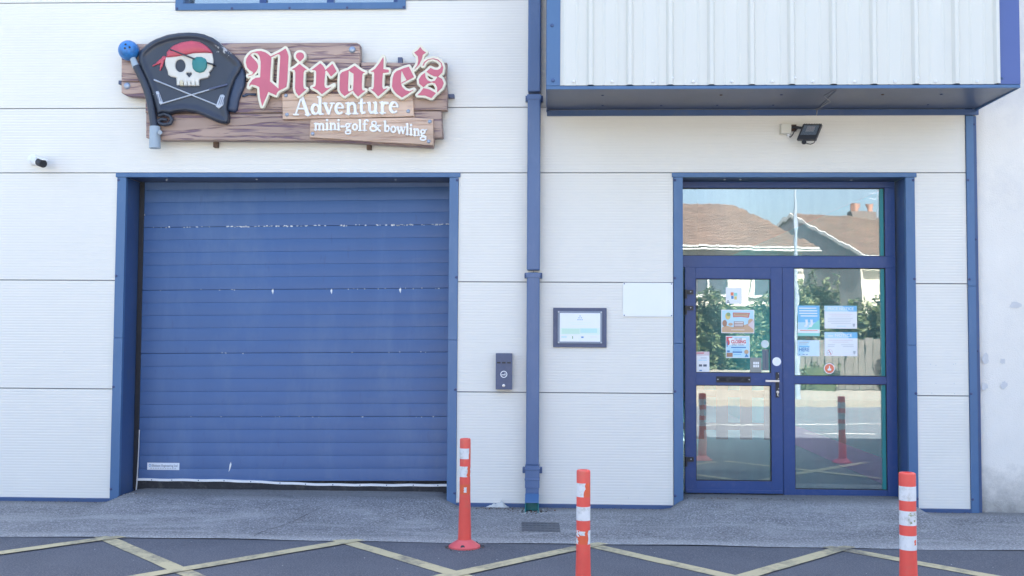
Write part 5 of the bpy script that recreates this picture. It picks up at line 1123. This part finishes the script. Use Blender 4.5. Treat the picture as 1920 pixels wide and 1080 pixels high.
# foliage: leaf clumps
def leafm(n_, c_): return mat(n_, c_, .6, 0, .35, 3)
LV = [leafm('leaf_dark', (.04, .058, .022)), leafm('leaf_mid', (.065, .088, .032)), leafm('leaf_light', (.115, .13, .055)), leafm('leaf_red', (.12, .06, .045))]
def foliage(name, label, cat, boxes, n, seed, size=(.05, .11), mats_=(0, 1, 1, 2), kind=None, stems=True):
    rr = random.Random(seed); b = B(); x0 = boxes[0][0]; root = empty(name, ((boxes[0][0]+boxes[0][1])/2, (boxes[0][2]+boxes[0][3])/2, 0), label, cat)
    tot = sum((q[1]-q[0])*(q[5]-q[4]) for q in boxes)
    for q in boxes:
        k = int(n*(q[1]-q[0])*(q[5]-q[4])/tot)
        for _ in range(k):
            # points on and just inside a bumpy ellipsoid-ended volume
            u_, v_, t_ = rr.random(), rr.random(), rr.random()**2
            top = q[5]*(1-.06*math.sin(u_*9+q[0])-.08*math.sin(u_*23+1)-.05*rr.random())
            x = q[0]+(q[1]-q[0])*u_; z = q[4]+(top-q[4])*v_; bul = .18*math.sin(x*3.1+z*2.3)+.1*math.sin(x*7+z*5); y = q[3]+bul-(q[3]-q[2])*t_*.5
            s = rr.uniform(*size); d1 = Vector((rr.uniform(-1, 1), rr.uniform(-1, 1), rr.uniform(-1, 1))).normalized(); d2 = d1.cross(Vector((rr.uniform(-1, 1), rr.uniform(-1, 1), rr.uniform(-1, 1)))).normalized(); c_ = Vector((x, y, z))
            b.add([c_-d1*s, c_+d2*s*.45, c_+d1*s, c_-d2*s*.45], [(0, 1, 2, 3)], LV[rr.choice(mats_)])
    o = b.build('foliage', root)
    c2 = B()
    for q in boxes:
        c2.box(q[0]+.10, q[1]-.10, (q[2]+q[3])/2-.1, (q[2]+q[3])/2+.1, max(q[4], 0), q[5]*.88, LV[0])
    c2.build('inner_branches', root); return root
foliage('hedge', 'dense green garden hedge across the street, mirrored in the glass door', 'hedge', [(2.2, 8.0, -20.4, -19.4, .0, 2.7), (8.0, 13.5, -20.6, -19.8, .0, 2.45)], 17000, 1)
foliage('shrub', 'loose olive shrub above the far fence, mirrored left in the side window', 'shrub', [(7.0, 8.3, -20.3, -19.4, .9, 3.2)], 2600, 2, (.04, .09), (0, 1, 2, 2))
foliage('shrub', 'reddish low bush beside the far hedge, mirrored behind the posters', 'shrub', [(6.3, 7.4, -19.5, -19.0, .5, 1.8)], 1200, 3, (.04, .08), (3, 3, 1))
foliage('shrub', 'dark green bush right of the gabled wall, mirrored at the edge of the side window', 'shrub', [(9.3, 12.0, -20.6, -19.6, .6, 2.6)], 3600, 4, (.05, .1), (0, 0, 1))
foliage('shrub', 'small green plant low in front of the far fence, mirrored under the socks poster', 'shrub', [(6.9, 7.9, -18.55, -18.25, .02, .75)], 900, 5, (.03, .07), (0, 1, 2))
foliage('shrub', 'bluish green bush hanging over the far board fence, mirrored right in the side window', 'shrub', [(9.3, 11.4, -18.6, -18.3, .5, 1.75)], 2400, 6, (.04, .09), (0, 0, 1))
# board fence
FN = empty('garden_fence', (8, -18.9, 0), 'weathered pale board fence of a front garden, mirrored low in the side window', 'fence'); FW = mat('weathered_board', (.13, .12, .11), .85, 0, .15, 5)
b = B()
for i in range(46):
    x = 6.6+i*.19
    q_ = B(); q_.box(x, x+.17, -18.95, -18.92, .02, 1.45+.03*math.sin(i*2.2), FW); q_.build('board', FN)
b.box(6.5, 15.4, -19.0, -18.955, .35, .45, FW); b.box(6.5, 15.4, -19.0, -18.955, 1.1, 1.2, FW); b.build('rail', FN)
WL = empty('garden_wall', (0, -18.9, 0), 'low pale garden wall left of the board fence across the street', 'wall'); b = B(); b.box(-9, 6.4, -19.0, -18.8, .0, .55, PATHM); b.build('wall_body', WL)
